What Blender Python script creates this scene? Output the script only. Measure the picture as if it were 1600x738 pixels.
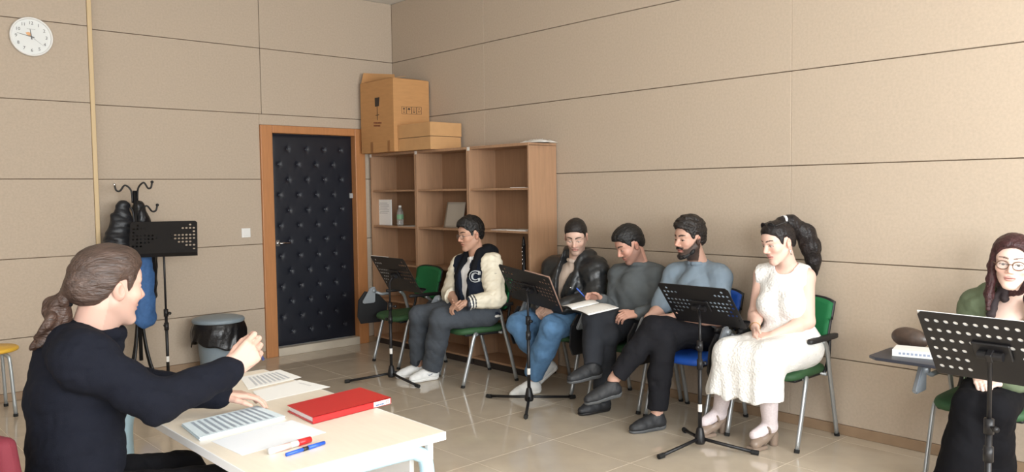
import bpy, bmesh, math, random
import numpy as np
from mathutils import Matrix, Vector
PI = math.pi
scene = bpy.context.scene
for o in list(bpy.data.objects): bpy.data.objects.remove(o)
COL = scene.collection

# ------------------------------------------------------------------ camera
# world: origin in the room corner on the floor, +x along the door wall, +y along the long panelled wall, z up
CAM = np.array([4.928, 7.290, 1.562]); FPX = 1279.2
RC = np.array([[-0.74098141, 0.04712956, -0.66986965],
               [0.67139614, 0.03241223, -0.74038954],
               [-0.01318227, -0.99836279, -0.05565946]])     # columns: image right, image down, forward
cd = bpy.data.cameras.new('camera'); cam = bpy.data.objects.new('camera', cd); COL.objects.link(cam)
cd.sensor_width = 36.0; cd.lens = FPX * 36.0 / 1600.0; cd.clip_start = 0.05
m = Matrix.Identity(4)
for i in range(3):
    m[i][0] = RC[i, 0]; m[i][1] = -RC[i, 1]; m[i][2] = -RC[i, 2]; m[i][3] = CAM[i]
cam.matrix_world = m
scene.camera = cam

def at(px, py, axis, val):
    """point where the sight line through a photo pixel meets the plane axis = val"""
    r = RC @ np.array([(px - 800.0) / FPX, (py - 369.0) / FPX, 1.0])
    k = 'xyz'.index(axis)
    return CAM + r * ((val - CAM[k]) / r[k])

# ------------------------------------------------------------------ light
scene.view_settings.view_transform = 'Standard'
scene.view_settings.look = 'None'
scene.view_settings.gamma = 1.0
scene.view_settings.use_curve_mapping = False
scene.view_settings.exposure = -0.08
world = bpy.data.worlds.new('world'); scene.world = world
world.use_nodes = True
bg = world.node_tree.nodes['Background']
bg.inputs[0].default_value = (0.80, 0.90, 1.0, 1); bg.inputs[1].default_value = 1.0
ROOM_X, ROOM_Y, ROOM_Z = 6.6, 9.2, 3.528
WIN_Y = [(0.9, 2.5), (2.9, 4.5), (4.9, 6.3)]      # window openings in the wall behind the camera (x ranges)
WIN_X = [(4.6, 6.2), (6.8, 8.4)]                  # window openings in the wall on the camera's left (y ranges)
def area(name, loc, rot, sx, sy, power, col):
    l = bpy.data.lights.new(name, 'AREA'); l.shape = 'RECTANGLE'; l.size = sx; l.size_y = sy; l.energy = power; l.color = col
    o = bpy.data.objects.new(name, l); COL.objects.link(o); o.location = loc; o.rotation_euler = rot
    return o
for a, b in WIN_Y:
    area('window_daylight', ((a + b) / 2, ROOM_Y + 0.02, 1.85), (-PI / 2, 0, 0), b - a, 1.7, 215, (0.94, 0.98, 1.0))
for a, b in WIN_X:
    area('window_daylight', (ROOM_X + 0.02, (a + b) / 2, 1.85), (0, PI / 2, 0), 1.7, b - a, 30, (0.92, 0.96, 1.0))

# ------------------------------------------------------------------ materials
MATS = {}
def mat(name, col, rough=0.6, metal=0.0, spec=0.5, noise=0.0, nscale=40.0, stretch=(1, 1, 1), bump=0.0, bscale=200.0,
        vcol=False, coat=0.0, trans=0.0, sheen=0.0, emit=None, sss=0.0, bstretch=(1, 1, 1)):
    if name in MATS: return MATS[name]
    mt = bpy.data.materials.new(name); mt.use_nodes = True
    nt = mt.node_tree; p = nt.nodes['Principled BSDF']
    c4 = (col[0], col[1], col[2], 1)
    p.inputs['Base Color'].default_value = c4
    p.inputs['Roughness'].default_value = rough; p.inputs['Metallic'].default_value = metal
    p.inputs['Specular IOR Level'].default_value = spec
    p.inputs['Coat Weight'].default_value = coat; p.inputs['Transmission Weight'].default_value = trans
    p.inputs['Sheen Weight'].default_value = sheen
    if sss:
        p.inputs['Subsurface Weight'].default_value = sss; p.inputs['Subsurface Radius'].default_value = (0.012, 0.005, 0.003)
        p.inputs['Subsurface Scale'].default_value = 1.0
    tc = nt.nodes.new('ShaderNodeTexCoord')
    src = None
    if vcol:
        a = nt.nodes.new('ShaderNodeVertexColor'); a.layer_name = 'Col'; src = a.outputs[0]
        nt.links.new(src, p.inputs['Base Color'])
    if noise > 0:
        mp = nt.nodes.new('ShaderNodeMapping'); mp.inputs['Scale'].default_value = stretch
        nz = nt.nodes.new('ShaderNodeTexNoise'); nz.inputs['Scale'].default_value = nscale; nz.inputs['Detail'].default_value = 5
        nt.links.new(tc.outputs['Object'], mp.inputs[0]); nt.links.new(mp.outputs[0], nz.inputs['Vector'])
        rp = nt.nodes.new('ShaderNodeMapRange'); rp.inputs[1].default_value = 0.3; rp.inputs[2].default_value = 0.7
        rp.inputs[3].default_value = 1 - noise; rp.inputs[4].default_value = 1 + noise
        nt.links.new(nz.outputs[0], rp.inputs[0])
        mx = nt.nodes.new('ShaderNodeMix'); mx.data_type = 'RGBA'; mx.blend_type = 'MULTIPLY'; mx.inputs[0].default_value = 1
        if src is not None: nt.links.new(src, mx.inputs[6])
        else: mx.inputs[6].default_value = c4
        nt.links.new(rp.outputs[0], mx.inputs[7]); nt.links.new(mx.outputs[2], p.inputs['Base Color'])
    if bump > 0:
        mp2 = nt.nodes.new('ShaderNodeMapping'); mp2.inputs['Scale'].default_value = bstretch
        n2 = nt.nodes.new('ShaderNodeTexNoise'); n2.inputs['Scale'].default_value = bscale; n2.inputs['Detail'].default_value = 3
        nt.links.new(tc.outputs['Object'], mp2.inputs[0]); nt.links.new(mp2.outputs[0], n2.inputs['Vector'])
        b = nt.nodes.new('ShaderNodeBump'); b.inputs['Strength'].default_value = bump; b.inputs['Distance'].default_value = 0.01
        nt.links.new(n2.outputs[0], b.inputs['Height']); nt.links.new(b.outputs[0], p.inputs['Normal'])
    if emit:
        p.inputs['Emission Color'].default_value = (emit[0], emit[1], emit[2], 1); p.inputs['Emission Strength'].default_value = emit[3]
    MATS[name] = mt
    return mt
def srgb(r, g, b):
    f = lambda v: (v / 255 / 12.92) if v / 255 <= 0.04045 else ((v / 255 + 0.055) / 1.055) ** 2.4
    return (f(r), f(g), f(b))

# ------------------------------------------------------------------ object helpers
def link(name, me, material, parent=None, smooth=False):
    o = bpy.data.objects.new(name, me); COL.objects.link(o)
    if material is not None and not me.materials: me.materials.append(material)
    if parent is not None: o.parent = parent
    if smooth and len(me.polygons): me.polygons.foreach_set('use_smooth', [True] * len(me.polygons))
    return o
def obj(name, bm, material, parent=None, smooth=False, loc=None):
    me = bpy.data.meshes.new(name); bmesh.ops.recalc_face_normals(bm, faces=bm.faces[:]); bm.to_mesh(me); bm.free()
    o = link(name, me, material, parent, smooth)
    if loc is not None: o.location = loc
    return o
def tag(o, label=None, cat=None, group=None, kind=None):
    if label: o['label'] = label
    if cat: o['category'] = cat
    if group: o['group'] = group
    if kind: o['kind'] = kind
    return o
def empty(name, loc=(0, 0, 0), rz=0.0):
    o = bpy.data.objects.new(name, None); COL.objects.link(o); o.location = loc; o.rotation_euler = (0, 0, rz); o.empty_display_size = 0.1
    return o
def copy_tree(o, parent=None):
    c = o.copy(); COL.objects.link(c); c.parent = parent
    for ch in list(o.children): copy_tree(ch, c)
    return c
def BM(): return bmesh.new()
def add_box(bm, c, s, rot=None, bev=0.0, seg=1):
    r = bmesh.ops.create_cube(bm, size=1.0)
    M = Matrix.Translation(Vector(c)) @ (rot.to_4x4() if rot is not None else Matrix.Identity(4)) @ Matrix.Diagonal((s[0], s[1], s[2], 1))
    bmesh.ops.transform(bm, matrix=M, verts=r['verts'])
    if bev > 0:
        es = list({e for v in r['verts'] for e in v.link_edges})
        bmesh.ops.bevel(bm, geom=es, offset=bev, segments=seg, affect='EDGES', profile=0.5)
def box2(bm, a, b, bev=0.0, seg=1):
    add_box(bm, [(a[i] + b[i]) / 2 for i in range(3)], [abs(b[i] - a[i]) for i in range(3)], None, bev, seg)
def add_tube(bm, pts, r, n=10, cap=True, sx=1.0):
    """round tube along a list of points; r a number or one radius for each point"""
    pts = [Vector(p) for p in pts]; rs = r if isinstance(r, (list, tuple)) else [r] * len(pts)
    rings = []; up = None
    for i, p in enumerate(pts):
        t = (pts[min(i + 1, len(pts) - 1)] - pts[max(i - 1, 0)]).normalized()
        if up is None:
            up = Vector((0, 0, 1)) if abs(t.z) < 0.9 else Vector((0, 1, 0))
        a = t.cross(up)
        if a.length < 1e-6: a = t.orthogonal()
        a.normalize(); b = a.cross(t).normalized(); up = b
        rings.append([bm.verts.new(p + (a * math.cos(2 * PI * k / n) * sx + b * math.sin(2 * PI * k / n)) * rs[i]) for k in range(n)])
    for i in range(len(rings) - 1):
        for k in range(n):
            bm.faces.new((rings[i][k], rings[i][(k + 1) % n], rings[i + 1][(k + 1) % n], rings[i + 1][k]))
    if cap: bm.faces.new(rings[0][::-1]); bm.faces.new(rings[-1])
def add_lathe(bm, prof, n=24, c=(0, 0, 0), close=False):
    rings = []
    for r, z in prof:
        rings.append([bm.verts.new((c[0] + r * math.cos(2 * PI * k / n), c[1] + r * math.sin(2 * PI * k / n), c[2] + z)) for k in range(n)])
    for i in range(len(rings) - 1):
        for k in range(n):
            bm.faces.new((rings[i][k], rings[i][(k + 1) % n], rings[i + 1][(k + 1) % n], rings[i + 1][k]))
    if close: bm.faces.new(rings[0][::-1]); bm.faces.new(rings[-1])
def add_prism(bm, poly, ex):
    """extrude a 3D polygon by vector ex"""
    a = [bm.verts.new(Vector(p)) for p in poly]; b = [bm.verts.new(Vector(p) + Vector(ex)) for p in poly]
    bm.faces.new(a[::-1]); bm.faces.new(b); n = len(a)
    for i in range(n): bm.faces.new((a[i], a[(i + 1) % n], b[(i + 1) % n], b[i]))
def arc(c, r, a0, a1, n, plane='xz'):
    out = []
    for i in range(n + 1):
        a = a0 + (a1 - a0) * i / n; u, v = r * math.cos(a), r * math.sin(a)
        out.append((c[0] + u, c[1], c[2] + v) if plane == 'xz' else ((c[0] + u, c[1] + v, c[2]) if plane == 'xy' else (c[0], c[1] + u, c[2] + v)))
    return out
def smooth_path(pts, n=6):
    """Catmull-Rom through the points"""
    P = [np.array(p, float) for p in pts]; P = [2 * P[0] - P[1]] + P + [2 * P[-1] - P[-2]]; out = []
    for i in range(1, len(P) - 2):
        for k in range(n):
            t = k / n
            out.append(0.5 * (2 * P[i] + (P[i + 1] - P[i - 1]) * t + (2 * P[i - 1] - 5 * P[i] + 4 * P[i + 1] - P[i + 2]) * t * t + (3 * P[i] - P[i - 1] - 3 * P[i + 1] + P[i + 2]) * t ** 3))
    out.append(P[-2]); return [tuple(p) for p in out]
def text_mesh(name, s, size, material, parent, M, ext=0.0008, bold=0.0):
    cu = bpy.data.curves.new(name, 'FONT'); cu.body = s; cu.size = size; cu.extrude = ext; cu.align_x = 'CENTER'; cu.align_y = 'CENTER'; cu.offset = bold
    cu.resolution_u = 3
    t = bpy.data.objects.new(name + '_curve', cu); COL.objects.link(t)
    dg = bpy.context.evaluated_depsgraph_get(); me = bpy.data.meshes.new_from_object(t.evaluated_get(dg))
    bpy.data.objects.remove(t); bpy.data.curves.remove(cu)
    me.name = name; me.materials.clear()
    o = link(name, me, material, parent); o.matrix_local = M
    return o
# ================================================================== the room
M_WALL = mat('wall_fabric', srgb(185, 169, 151), 0.9, noise=0.05, nscale=60, bump=0.25, bscale=420)
M_WALLBACK = mat('wall_joint', srgb(120, 100, 80), 0.9)
M_CEIL = mat('ceiling_paint', srgb(225, 222, 215), 0.9)
M_SKIRT = mat('skirting_tile', srgb(150, 125, 100), 0.45, noise=0.08, nscale=12)
M_TRIM = mat('trim_wood', srgb(205, 180, 140), 0.6)
M_GROUT = mat('floor_grout', srgb(220, 208, 190), 0.8)
M_TILE = mat('floor_tile', srgb(194, 181, 163), 0.075, spec=0.5, noise=0.06, nscale=5)
PAN = [0.065, 0.478, 1.088, 1.698, 2.308, 2.918, 3.528]     # heights of the panel joints
T = 0.62                                                       # floor tile pitch

fl = BM(); box2(fl, (-0.2, -0.3, -0.12), (ROOM_X + 0.2, ROOM_Y + 0.2, -0.0012)); floor = tag(obj('floor', fl, M_GROUT), kind='structure')
tb = BM(); box2(tb, (-T / 2 + 0.0016, -T / 2 + 0.0016, -0.008), (T / 2 - 0.0016, T / 2 - 0.0016, 0.0), 0.0006)
tile_me = bpy.data.meshes.new('tile'); tb.to_mesh(tile_me); tb.free(); tile_me.materials.append(M_TILE)
for i in range(-3, 9):
    for j in range(-1, 15):
        x0, x1 = 1.365 + (i - 0.0) * T, 1.365 + (i + 1) * T
        y0, y1 = -0.01 + j * T, -0.01 + (j + 1) * T
        if x1 < 0.02 or x0 > ROOM_X or y1 < 0.02 or y0 > ROOM_Y: continue
        o = bpy.data.objects.new('tile', tile_me); COL.objects.link(o); o.parent = floor
        o.location = ((x0 + x1) / 2, (y0 + y1) / 2, 0)
ce = BM(); box2(ce, (-0.2, -0.3, ROOM_Z), (ROOM_X + 0.2, ROOM_Y + 0.2, ROOM_Z + 0.1)); tag(obj('ceiling', ce, M_CEIL), kind='structure')

DX0, DX1, DTOP = 0.371, 1.502, 2.207         # door frame, outer
PT = 0.022                                   # panel thickness
def panel(parent, a, b):
    bm = BM(); box2(bm, a, b, 0.004, 2); return obj('panel', bm, M_WALL, parent)
# door wall (y = 0 is the panel face)
w = BM()
for a, b in (((-0.2, -0.25, 0), (DX0 + 0.05, -PT, ROOM_Z)), ((DX1 - 0.05, -0.25, 0), (ROOM_X + 0.2, -PT, ROOM_Z)), ((DX0 + 0.05, -0.25, DTOP - 0.05), (DX1 - 0.05, -PT, ROOM_Z))): box2(w, a, b)
wall_left = tag(obj('wall_left', w, M_WALLBACK), kind='structure')
G = 0.0025
LS, SEC = 2.955, 0.12                        # where the wall steps forward, and by how much
for r in range(6):
    z0, z1 = PAN[r] + (G if r else 0), PAN[r + 1] - G
    if z1 < DTOP + 0.02:
        panel(wall_left, (0.0, -PT, z0), (DX0, 0, z1)); panel(wall_left, (DX1, -PT, z0), (LS, 0, z1))
    elif z0 < DTOP:
        panel(wall_left, (0.0, -PT, z0), (DX0 - 0.001, 0, z1)); panel(wall_left, (DX1 + 0.001, -PT, z0), (LS, 0, z1)); panel(wall_left, (DX0, -PT, DTOP + G), (DX1, 0, z1))
    else:
        panel(wall_left, (0.0, -PT, z0), (1.475 - G, 0, z1)); panel(wall_left, (1.475 + G, -PT, z0), (LS, 0, z1))
# the part of that wall that steps forward, left of the wooden corner strip
w = BM(); box2(w, (LS, -PT, 0), (ROOM_X + 0.2, SEC - PT, ROOM_Z)); wall_step = tag(obj('wall_left_step', w, M_WALLBACK), kind='structure')
for r in range(6):
    z0, z1 = PAN[r] + (G if r else 0), PAN[r + 1] - G
    panel(wall_step, (LS + 0.03, SEC - PT, z0), (4.6, SEC, z1)); panel(wall_step, (4.6 + 2 * G, SEC - PT, z0), (ROOM_X, SEC, z1))
w = BM(); box2(w, (LS - 0.006, -0.004, 0.0), (LS + 0.028, SEC + 0.004, ROOM_Z), 0.003); tag(obj('trim_1', w, M_TRIM), kind='structure')
# long panelled wall (x = 0 is the panel face)
w = BM(); box2(w, (-0.25, -0.2, 0), (-PT, ROOM_Y + 0.2, ROOM_Z)); wall_right = tag(obj('wall_right', w, M_WALLBACK), kind='structure')
YJ = [0.0, 1.49, 4.553, 7.61, ROOM_Y]
for r in range(6):
    z0, z1 = PAN[r] + (G if r else 0), PAN[r + 1] - G
    for k in range(4):
        panel(wall_right, (-PT, YJ[k] + (0.0 if k else 0), z0), (0, YJ[k + 1], z1))
# skirting
def skirt(name, a, b):
    bm = BM(); box2(bm, a, b, 0.003); tag(obj(name, bm, M_SKIRT), kind='structure')
skirt('baseboard_right', (-PT, 0, 0), (0.006, ROOM_Y, 0.064))
bs = BM(); box2(bs, (0, -PT, 0), (DX0, 0.006, 0.064), 0.003); box2(bs, (DX1, -PT, 0), (LS, 0.006, 0.064), 0.003); box2(bs, (LS + 0.03, SEC - PT, 0), (ROOM_X, SEC + 0.006, 0.064), 0.003)
tag(obj('baseboard_left', bs, M_SKIRT), kind='structure')
# the two walls with the windows that light the room, behind and beside the camera
def window_wall(name, axis, pos, spans, length, n0):
    P = lambda u, d, z: (u, pos + d, z) if axis == 'y' else (pos + d, u, z)
    bm = BM(); edges = [-0.2] + [v for s in spans for v in s] + [length + 0.2]
    box2(bm, P(-0.2, 0.06, 0), P(length + 0.2, 0.26, 1.0)); box2(bm, P(-0.2, 0.06, 2.7), P(length + 0.2, 0.26, ROOM_Z))
    for i in range(0, len(edges), 2): box2(bm, P(edges[i], 0.06, 1.0), P(edges[i + 1], 0.26, 2.7))
    tag(obj(name, bm, M_WALL), kind='structure')
    for k, (a, b) in enumerate(spans):
        wroot = tag(empty('window_%d' % (n0 + k)), kind='structure')
        fr = BM()
        for u0, u1, z0, z1 in ((a, a + 0.06, 1.0, 2.7), (b - 0.06, b, 1.0, 2.7), (a, b, 1.0, 1.06), (a, b, 2.64, 2.7), ((a + b) / 2 - 0.03, (a + b) / 2 + 0.03, 1.0, 2.7)):
            box2(fr, P(u0, -0.03, z0), P(u1, 0.0, z1))
        obj('window_frame', fr, M_CEIL, wroot)
        sl = BM(); box2(sl, P(a - 0.05, -0.12, 0.96), P(b + 0.05, 0.06, 0.998)); obj('window_sill', sl, M_CEIL, wroot)
window_wall('wall_back', 'y', ROOM_Y, WIN_Y, ROOM_X, 1)
window_wall('wall_far_left', 'x', ROOM_X, WIN_X, ROOM_Y, 4)

# ------------------------------------------------------------------ door
M_FRAME = mat('door_frame_wood', srgb(181, 124, 78), 0.45, noise=0.07, nscale=6, stretch=(12, 12, 1))
M_PAD = mat('door_padding', srgb(23, 26, 36), 0.42, spec=0.45, bump=0.08, bscale=300)
M_MARBLE = mat('threshold_marble', srgb(196, 186, 170), 0.3, noise=0.06, nscale=8)
M_CHROME = mat('chrome', (0.75, 0.75, 0.76), 0.25, metal=1.0)
M_BLACKMET = mat('black_metal', srgb(22, 22, 24), 0.4, spec=0.4)
door = tag(empty('door_1', (0, 0, 0)), kind='structure')
LX0, LX1, LZ0, LZ1 = 0.487, 1.383, 0.082, 2.134
for nm, a, b in (('frame_jamb', (DX0, -0.2, 0), (LX0, 0.022, DTOP)), ('frame_jamb', (LX1, -0.2, 0), (DX1, 0.022, DTOP)), ('frame_head', (LX0, -0.2, LZ1), (LX1, 0.022, DTOP))):
    bm = BM(); box2(bm, a, b, 0.006, 2); obj(nm, bm, M_FRAME, door)
bm = BM(); box2(bm, (LX0, -0.2, 0), (LX1, 0.03, 0.078), 0.004); obj('threshold', bm, M_MARBLE, door)
cols_a, cols_b = (0.206, 0.427, 0.64, 0.85), (0.10, 0.32, 0.54, 0.75)
btn = []
for r in range(13):
    z = LZ1 - 0.145 - r * 0.1475
    for f in (cols_a if r % 2 == 0 else cols_b): btn.append((LX1 - f * (LX1 - LX0), z))
nx, nz = 90, 200
gx = np.linspace(LX0 + 0.004, LX1 - 0.004, nx); gz = np.linspace(LZ0, LZ1 - 0.004, nz)
X, Z = np.meshgrid(gx, gz, indexing='ij'); D = np.zeros_like(X)
for bx, bz in btn:
    dx, dz = X - bx, Z - bz; rr = np.hypot(dx, dz); th = np.arctan2(dz, dx)
    D -= 0.010 * np.exp(-(rr / 0.02) ** 2) + 0.002 * np.exp(-(rr / 0.055) ** 2) * (0.5 + 0.5 * np.cos(5 * th + bx * 40))
edge = np.minimum(np.minimum(X - LX0, LX1 - X), np.minimum(Z - LZ0, LZ1 - Z)); D -= 0.012 * np.exp(-(edge / 0.02))
vs = [(X[i, k], -0.045 + D[i, k], Z[i, k]) for i in range(nx) for k in range(nz)]
fs = [(i * nz + k, i * nz + k + 1, (i + 1) * nz + k + 1, (i + 1) * nz + k) for i in range(nx - 1) for k in range(nz - 1)]
me = bpy.data.meshes.new('padded_leaf'); me.from_pydata(vs, [], fs); me.update()
leaf = link('padded_leaf', me, M_PAD, door, True)
bm = BM(); box2(bm, (LX0 + 0.002, -0.09, LZ0), (LX1 - 0.002, -0.062, LZ1 - 0.002)); obj('leaf_core', bm, M_PAD, door)
bb = BM(); bmesh.ops.create_uvsphere(bb, u_segments=10, v_segments=6, radius=0.0095); bme = bpy.data.meshes.new('button'); bb.to_mesh(bme); bb.free(); bme.materials.append(mat('button_vinyl', srgb(52, 56, 66), 0.25))
bme.polygons.foreach_set('use_smooth', [True] * len(bme.polygons))
for bx, bz in btn:
    o = bpy.data.objects.new('button', bme); COL.objects.link(o); o.parent = leaf; o.location = (bx, -0.053, bz); o.scale = (1, 0.5, 1)
hz = 1.11; hp = at(425, 381, 'y', -0.03); hz = hp[2]
bm = BM(); add_tube(bm, [(LX1 - 0.055, -0.05, hz), (LX1 - 0.055, -0.005, hz), (LX1 - 0.065, 0.0, hz), (LX1 - 0.16, 0.0, hz)], 0.008, 8); h = obj('handle', bm, M_CHROME, door, True)
bm = BM(); box2(bm, (LX1 - 0.075, -0.05, hz - 0.03), (LX1 - 0.035, -0.042, hz + 0.03), 0.003); obj('handle_plate', bm, M_CHROME, h)
lp = at(549, 306, 'y', -0.03); bm = BM(); box2(bm, (lp[0] - 0.018, -0.045, lp[2] - 0.025), (lp[0] + 0.018, -0.026, lp[2] + 0.025), 0.003); obj('lock_box', bm, mat('lock_grey', srgb(165, 165, 165), 0.4), door)

# ------------------------------------------------------------------ light switch, clock
M_WHITEPL = mat('white_plastic', srgb(232, 231, 228), 0.35)
sp = at(384.5, 364, 'y', 0.006)
sw = tag(empty('light_switch', (sp[0], 0.0, sp[2])), 'square white light switch on the panelled wall beside the door', 'light switch')
bm = BM(); box2(bm, (-0.043, 0.0005, -0.043), (0.043, 0.01, 0.043), 0.004, 2); obj('switch_plate', bm, M_WHITEPL, sw)
bm = BM(); box2(bm, (-0.029, 0.008, -0.029), (0.029, 0.014, 0.029), 0.003, 2); obj('rocker', bm, M_WHITEPL, sw)

cp = at(49, 57.5, 'y', SEC + 0.02)
clock = tag(empty('wall_clock', (cp[0], SEC + 0.001, cp[2])), 'round white wall clock with grey numerals high on the left wall', 'clock')
clock.rotation_euler = (0, 0.0, 0)
def face_up(y, x=0.0, z=0.0, rot=0.0):       # puts flat things (built in xy) on the clock face, which looks along +y
    return Matrix.Translation((x, y, z)) @ Matrix(((-1, 0, 0, 0), (0, 0, 1, 0), (0, 1, 0, 0), (0, 0, 0, 1))) @ Matrix.Rotation(rot, 4, 'Z')
def lathe_y(bm, prof, n=48):
    add_lathe(bm, prof, n); bmesh.ops.transform(bm, matrix=Matrix(((1, 0, 0, 0), (0, 0, 1, 0), (0, 1, 0, 0), (0, 0, 0, 1))), verts=bm.verts[:])
RC_ = 0.148
bm = BM(); lathe_y(bm, [(0.001, 0.0), (RC_ - 0.006, 0.0), (RC_, 0.008), (RC_ - 0.001, 0.03), (RC_ - 0.006, 0.036), (RC_ - 0.013, 0.034), (RC_ - 0.016, 0.02)]); obj('rim', bm, M_WHITEPL, clock, True)
bm = BM(); lathe_y(bm, [(0.0005, 0.019), (RC_ - 0.015, 0.019)]); obj('dial', bm, mat('clock_dial', srgb(222, 224, 222), 0.5), clock)
M_NUM = mat('clock_grey', srgb(96, 96, 96), 0.6)
for k in range(1, 13):
    a = k * PI / 6
    text_mesh('numeral', str(k), 0.034, M_NUM, clock, face_up(0.0198, -0.103 * math.sin(a), 0.103 * math.cos(a)), 0.0004)
def hand(name, ang, L, wd, y):
    bm = BM(); add_prism(bm, [(-wd, -0.02, 0), (wd, -0.02, 0), (wd * 0.4, L, 0), (-wd * 0.4, L, 0)], (0, 0, 0.0008))
    o = obj(name, bm, M_NUM, clock); o.matrix_local = face_up(y, 0, 0, -ang); return o
hand('hour_hand', math.radians(353), 0.06, 0.0042, 0.0215); hand('minute_hand', math.radians(282), 0.098, 0.003, 0.0228); hand('second_hand', math.radians(128), 0.11, 0.0008, 0.0236)
bm = BM(); lathe_y(bm, [(0.0003, 0.025), (0.006, 0.025), (0.006, 0.0195)], 12); obj('hub', bm, M_NUM, clock)
bm = BM(); add_prism(bm, [(-0.018, 0.006, 0), (-0.004, 0.002, 0), (-0.002, 0.03, 0), (-0.02, 0.034, 0), (-0.038, 0.028, 0), (-0.03, 0.014, 0)], (0, 0, 0.0005))
e = obj('emblem', bm, mat('clock_orange', srgb(222, 168, 118), 0.6), clock); e.matrix_local = face_up(0.0196)
bm = BM()
for k in range(9): add_box(bm, (-0.026 + k * 0.0065, 0.058, 0), (0.0045, 0.0055, 0.0006))
e = obj('maker_print', bm, mat('clock_faint', srgb(178, 180, 178), 0.6), clock); e.matrix_local = face_up(0.0196)
# ================================================================== bookcases
M_BEECH = mat('beech_laminate', srgb(166, 130, 101), 0.45, noise=0.09, nscale=5, stretch=(14, 14, 0.8))
M_BEECHB = mat('beech_back', srgb(150, 116, 88), 0.55, noise=0.07, nscale=5, stretch=(12, 12, 0.8))
M_STICK = mat('sticker_white', srgb(225, 222, 216), 0.5)
M_PAPER = mat('paper', srgb(238, 238, 236), 0.75)
M_PLINTH = mat('plinth_dark', srgb(48, 40, 36), 0.6)
BTOP, BD, TH = 1.952, 0.33, 0.018
BY = [0.045, 0.838, 1.632, 2.425]
blabels = ['beech bookcase in the corner by the door, holding a water bottle', 'middle one of the three beech bookcases, with a leaning grey paper', 'beech bookcase farthest from the door, behind the varsity jacket']
for k in range(3):
    y0, y1 = BY[k] + 0.001, BY[k + 1] - 0.001
    b = tag(empty('bookcase', (0, y0, 0)), blabels[k], 'bookcase', 'beech bookcases along the panelled wall')
    L = y1 - y0
    for nm, a, c, mt in (('side_panel', (0.012, 0, 0.06), (BD, TH, BTOP - TH), M_BEECH), ('side_panel', (0.012, L - TH, 0.06), (BD, L, BTOP - TH), M_BEECH),
                         ('top_panel', (0.012, 0, BTOP - TH - 0.006), (BD + 0.004, L, BTOP), M_BEECH), ('back_panel', (0.012, TH, 0.06), (0.02, L - TH, BTOP - TH - 0.006), M_BEECHB),
                         ('plinth', (0.03, 0.01, 0.0), (BD - 0.03, L - 0.01, 0.06), M_PLINTH)):
        bm = BM(); box2(bm, a, c, 0.0012 if nm != 'back_panel' else 0); obj(nm, bm, mt, b)
    for z in (0.078, 0.47, 0.845, 1.222, 1.583):
        bm = BM(); box2(bm, (0.02, TH, z - TH), (BD - 0.012, L - TH, z), 0.001); obj('shelf', bm, M_BEECH, b)
    bm = BM(); box2(bm, (BD + 0.004, 0.0, BTOP - 0.034), (BD + 0.0055, 0.036, BTOP - 0.002)); obj('corner_sticker', bm, M_STICK, b)
# things on the shelves
def slab_px(name, px, z, h, material, parent=None):
    """flat thing with four photo corners on the plane z, thickness h"""
    P = [at(x, y, 'z', z) for x, y in px]; c = sum(P) / 4
    bm = BM(); add_prism(bm, [tuple(p - np.array([c[0], c[1], z])) for p in P], (0, 0, h))
    return obj(name, bm, material, parent, loc=None if parent else (c[0], c[1], z))
# a wire-bound booklet standing on the first bookcase's shelf
M_PRINT = mat('print_grey', srgb(150, 152, 158), 0.8)
p0, p1 = at(581, 352, 'x', 0.25), at(610, 352, 'x', 0.25)
bkl = tag(empty('spiral_booklet', (0.25, p0[1] + 0.014, 1.223)), 'white spiral booklet standing upright on a bookcase shelf beside the bottle', 'booklet')
LW = p1[1] - p0[1]; BH = 0.262
bm = BM(); add_box(bm, (-0.008, LW / 2, BH / 2), (0.008, LW, BH)); obj('pages', bm, M_PAPER, bkl)
for k in range(18): 
    bm = BM(); add_tube(bm, arc((-0.006, 0.002, 0.01 + k * BH / 18.5), 0.008, 0, 2 * PI, 8, 'xy'), 0.0012, 5, False); obj('wire_ring', bm, M_BLACKMET, bkl)
bm = BM()
for k in range(7): add_box(bm, (-0.0035, LW * (0.60 + 0.03 * ((k * 7) % 3)), BH * (0.86 - 0.065 * k)), (0.001, LW * (0.42 + 0.05 * ((k * 5) % 3)), 0.004))
obj('printed_lines', bm, M_PRINT, bkl)
# water bottle
q = at(625.5, 354, 'x', 0.22)
bot = tag(empty('water_bottle', (0.22, q[1], 1.2235)), 'clear plastic water bottle with green label on the bookcase shelf', 'bottle')
M_CLEAR = mat('clear_plastic', (0.93, 0.97, 0.97), 0.06, trans=0.85)
bm = BM(); add_lathe(bm, [(0.002, 0), (0.031, 0.002), (0.034, 0.012), (0.0315, 0.03), (0.034, 0.05), (0.034, 0.12), (0.031, 0.135), (0.024, 0.155), (0.015, 0.175), (0.0125, 0.185), (0.0125, 0.195), (0.002, 0.196)], 20); obj('bottle_body', bm, M_CLEAR, bot, True)
bm = BM(); add_lathe(bm, [(0.0346, 0.062), (0.0349, 0.064), (0.0349, 0.108), (0.0346, 0.11)], 20); obj('bottle_label', bm, mat('label_green', srgb(120, 165, 130), 0.5), bot, True)
bm = BM(); add_lathe(bm, [(0.0145, 0.182), (0.0148, 0.199), (0.012, 0.202), (0.001, 0.202)], 16); obj('cap', bm, M_WHITEPL, bot, True)
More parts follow.
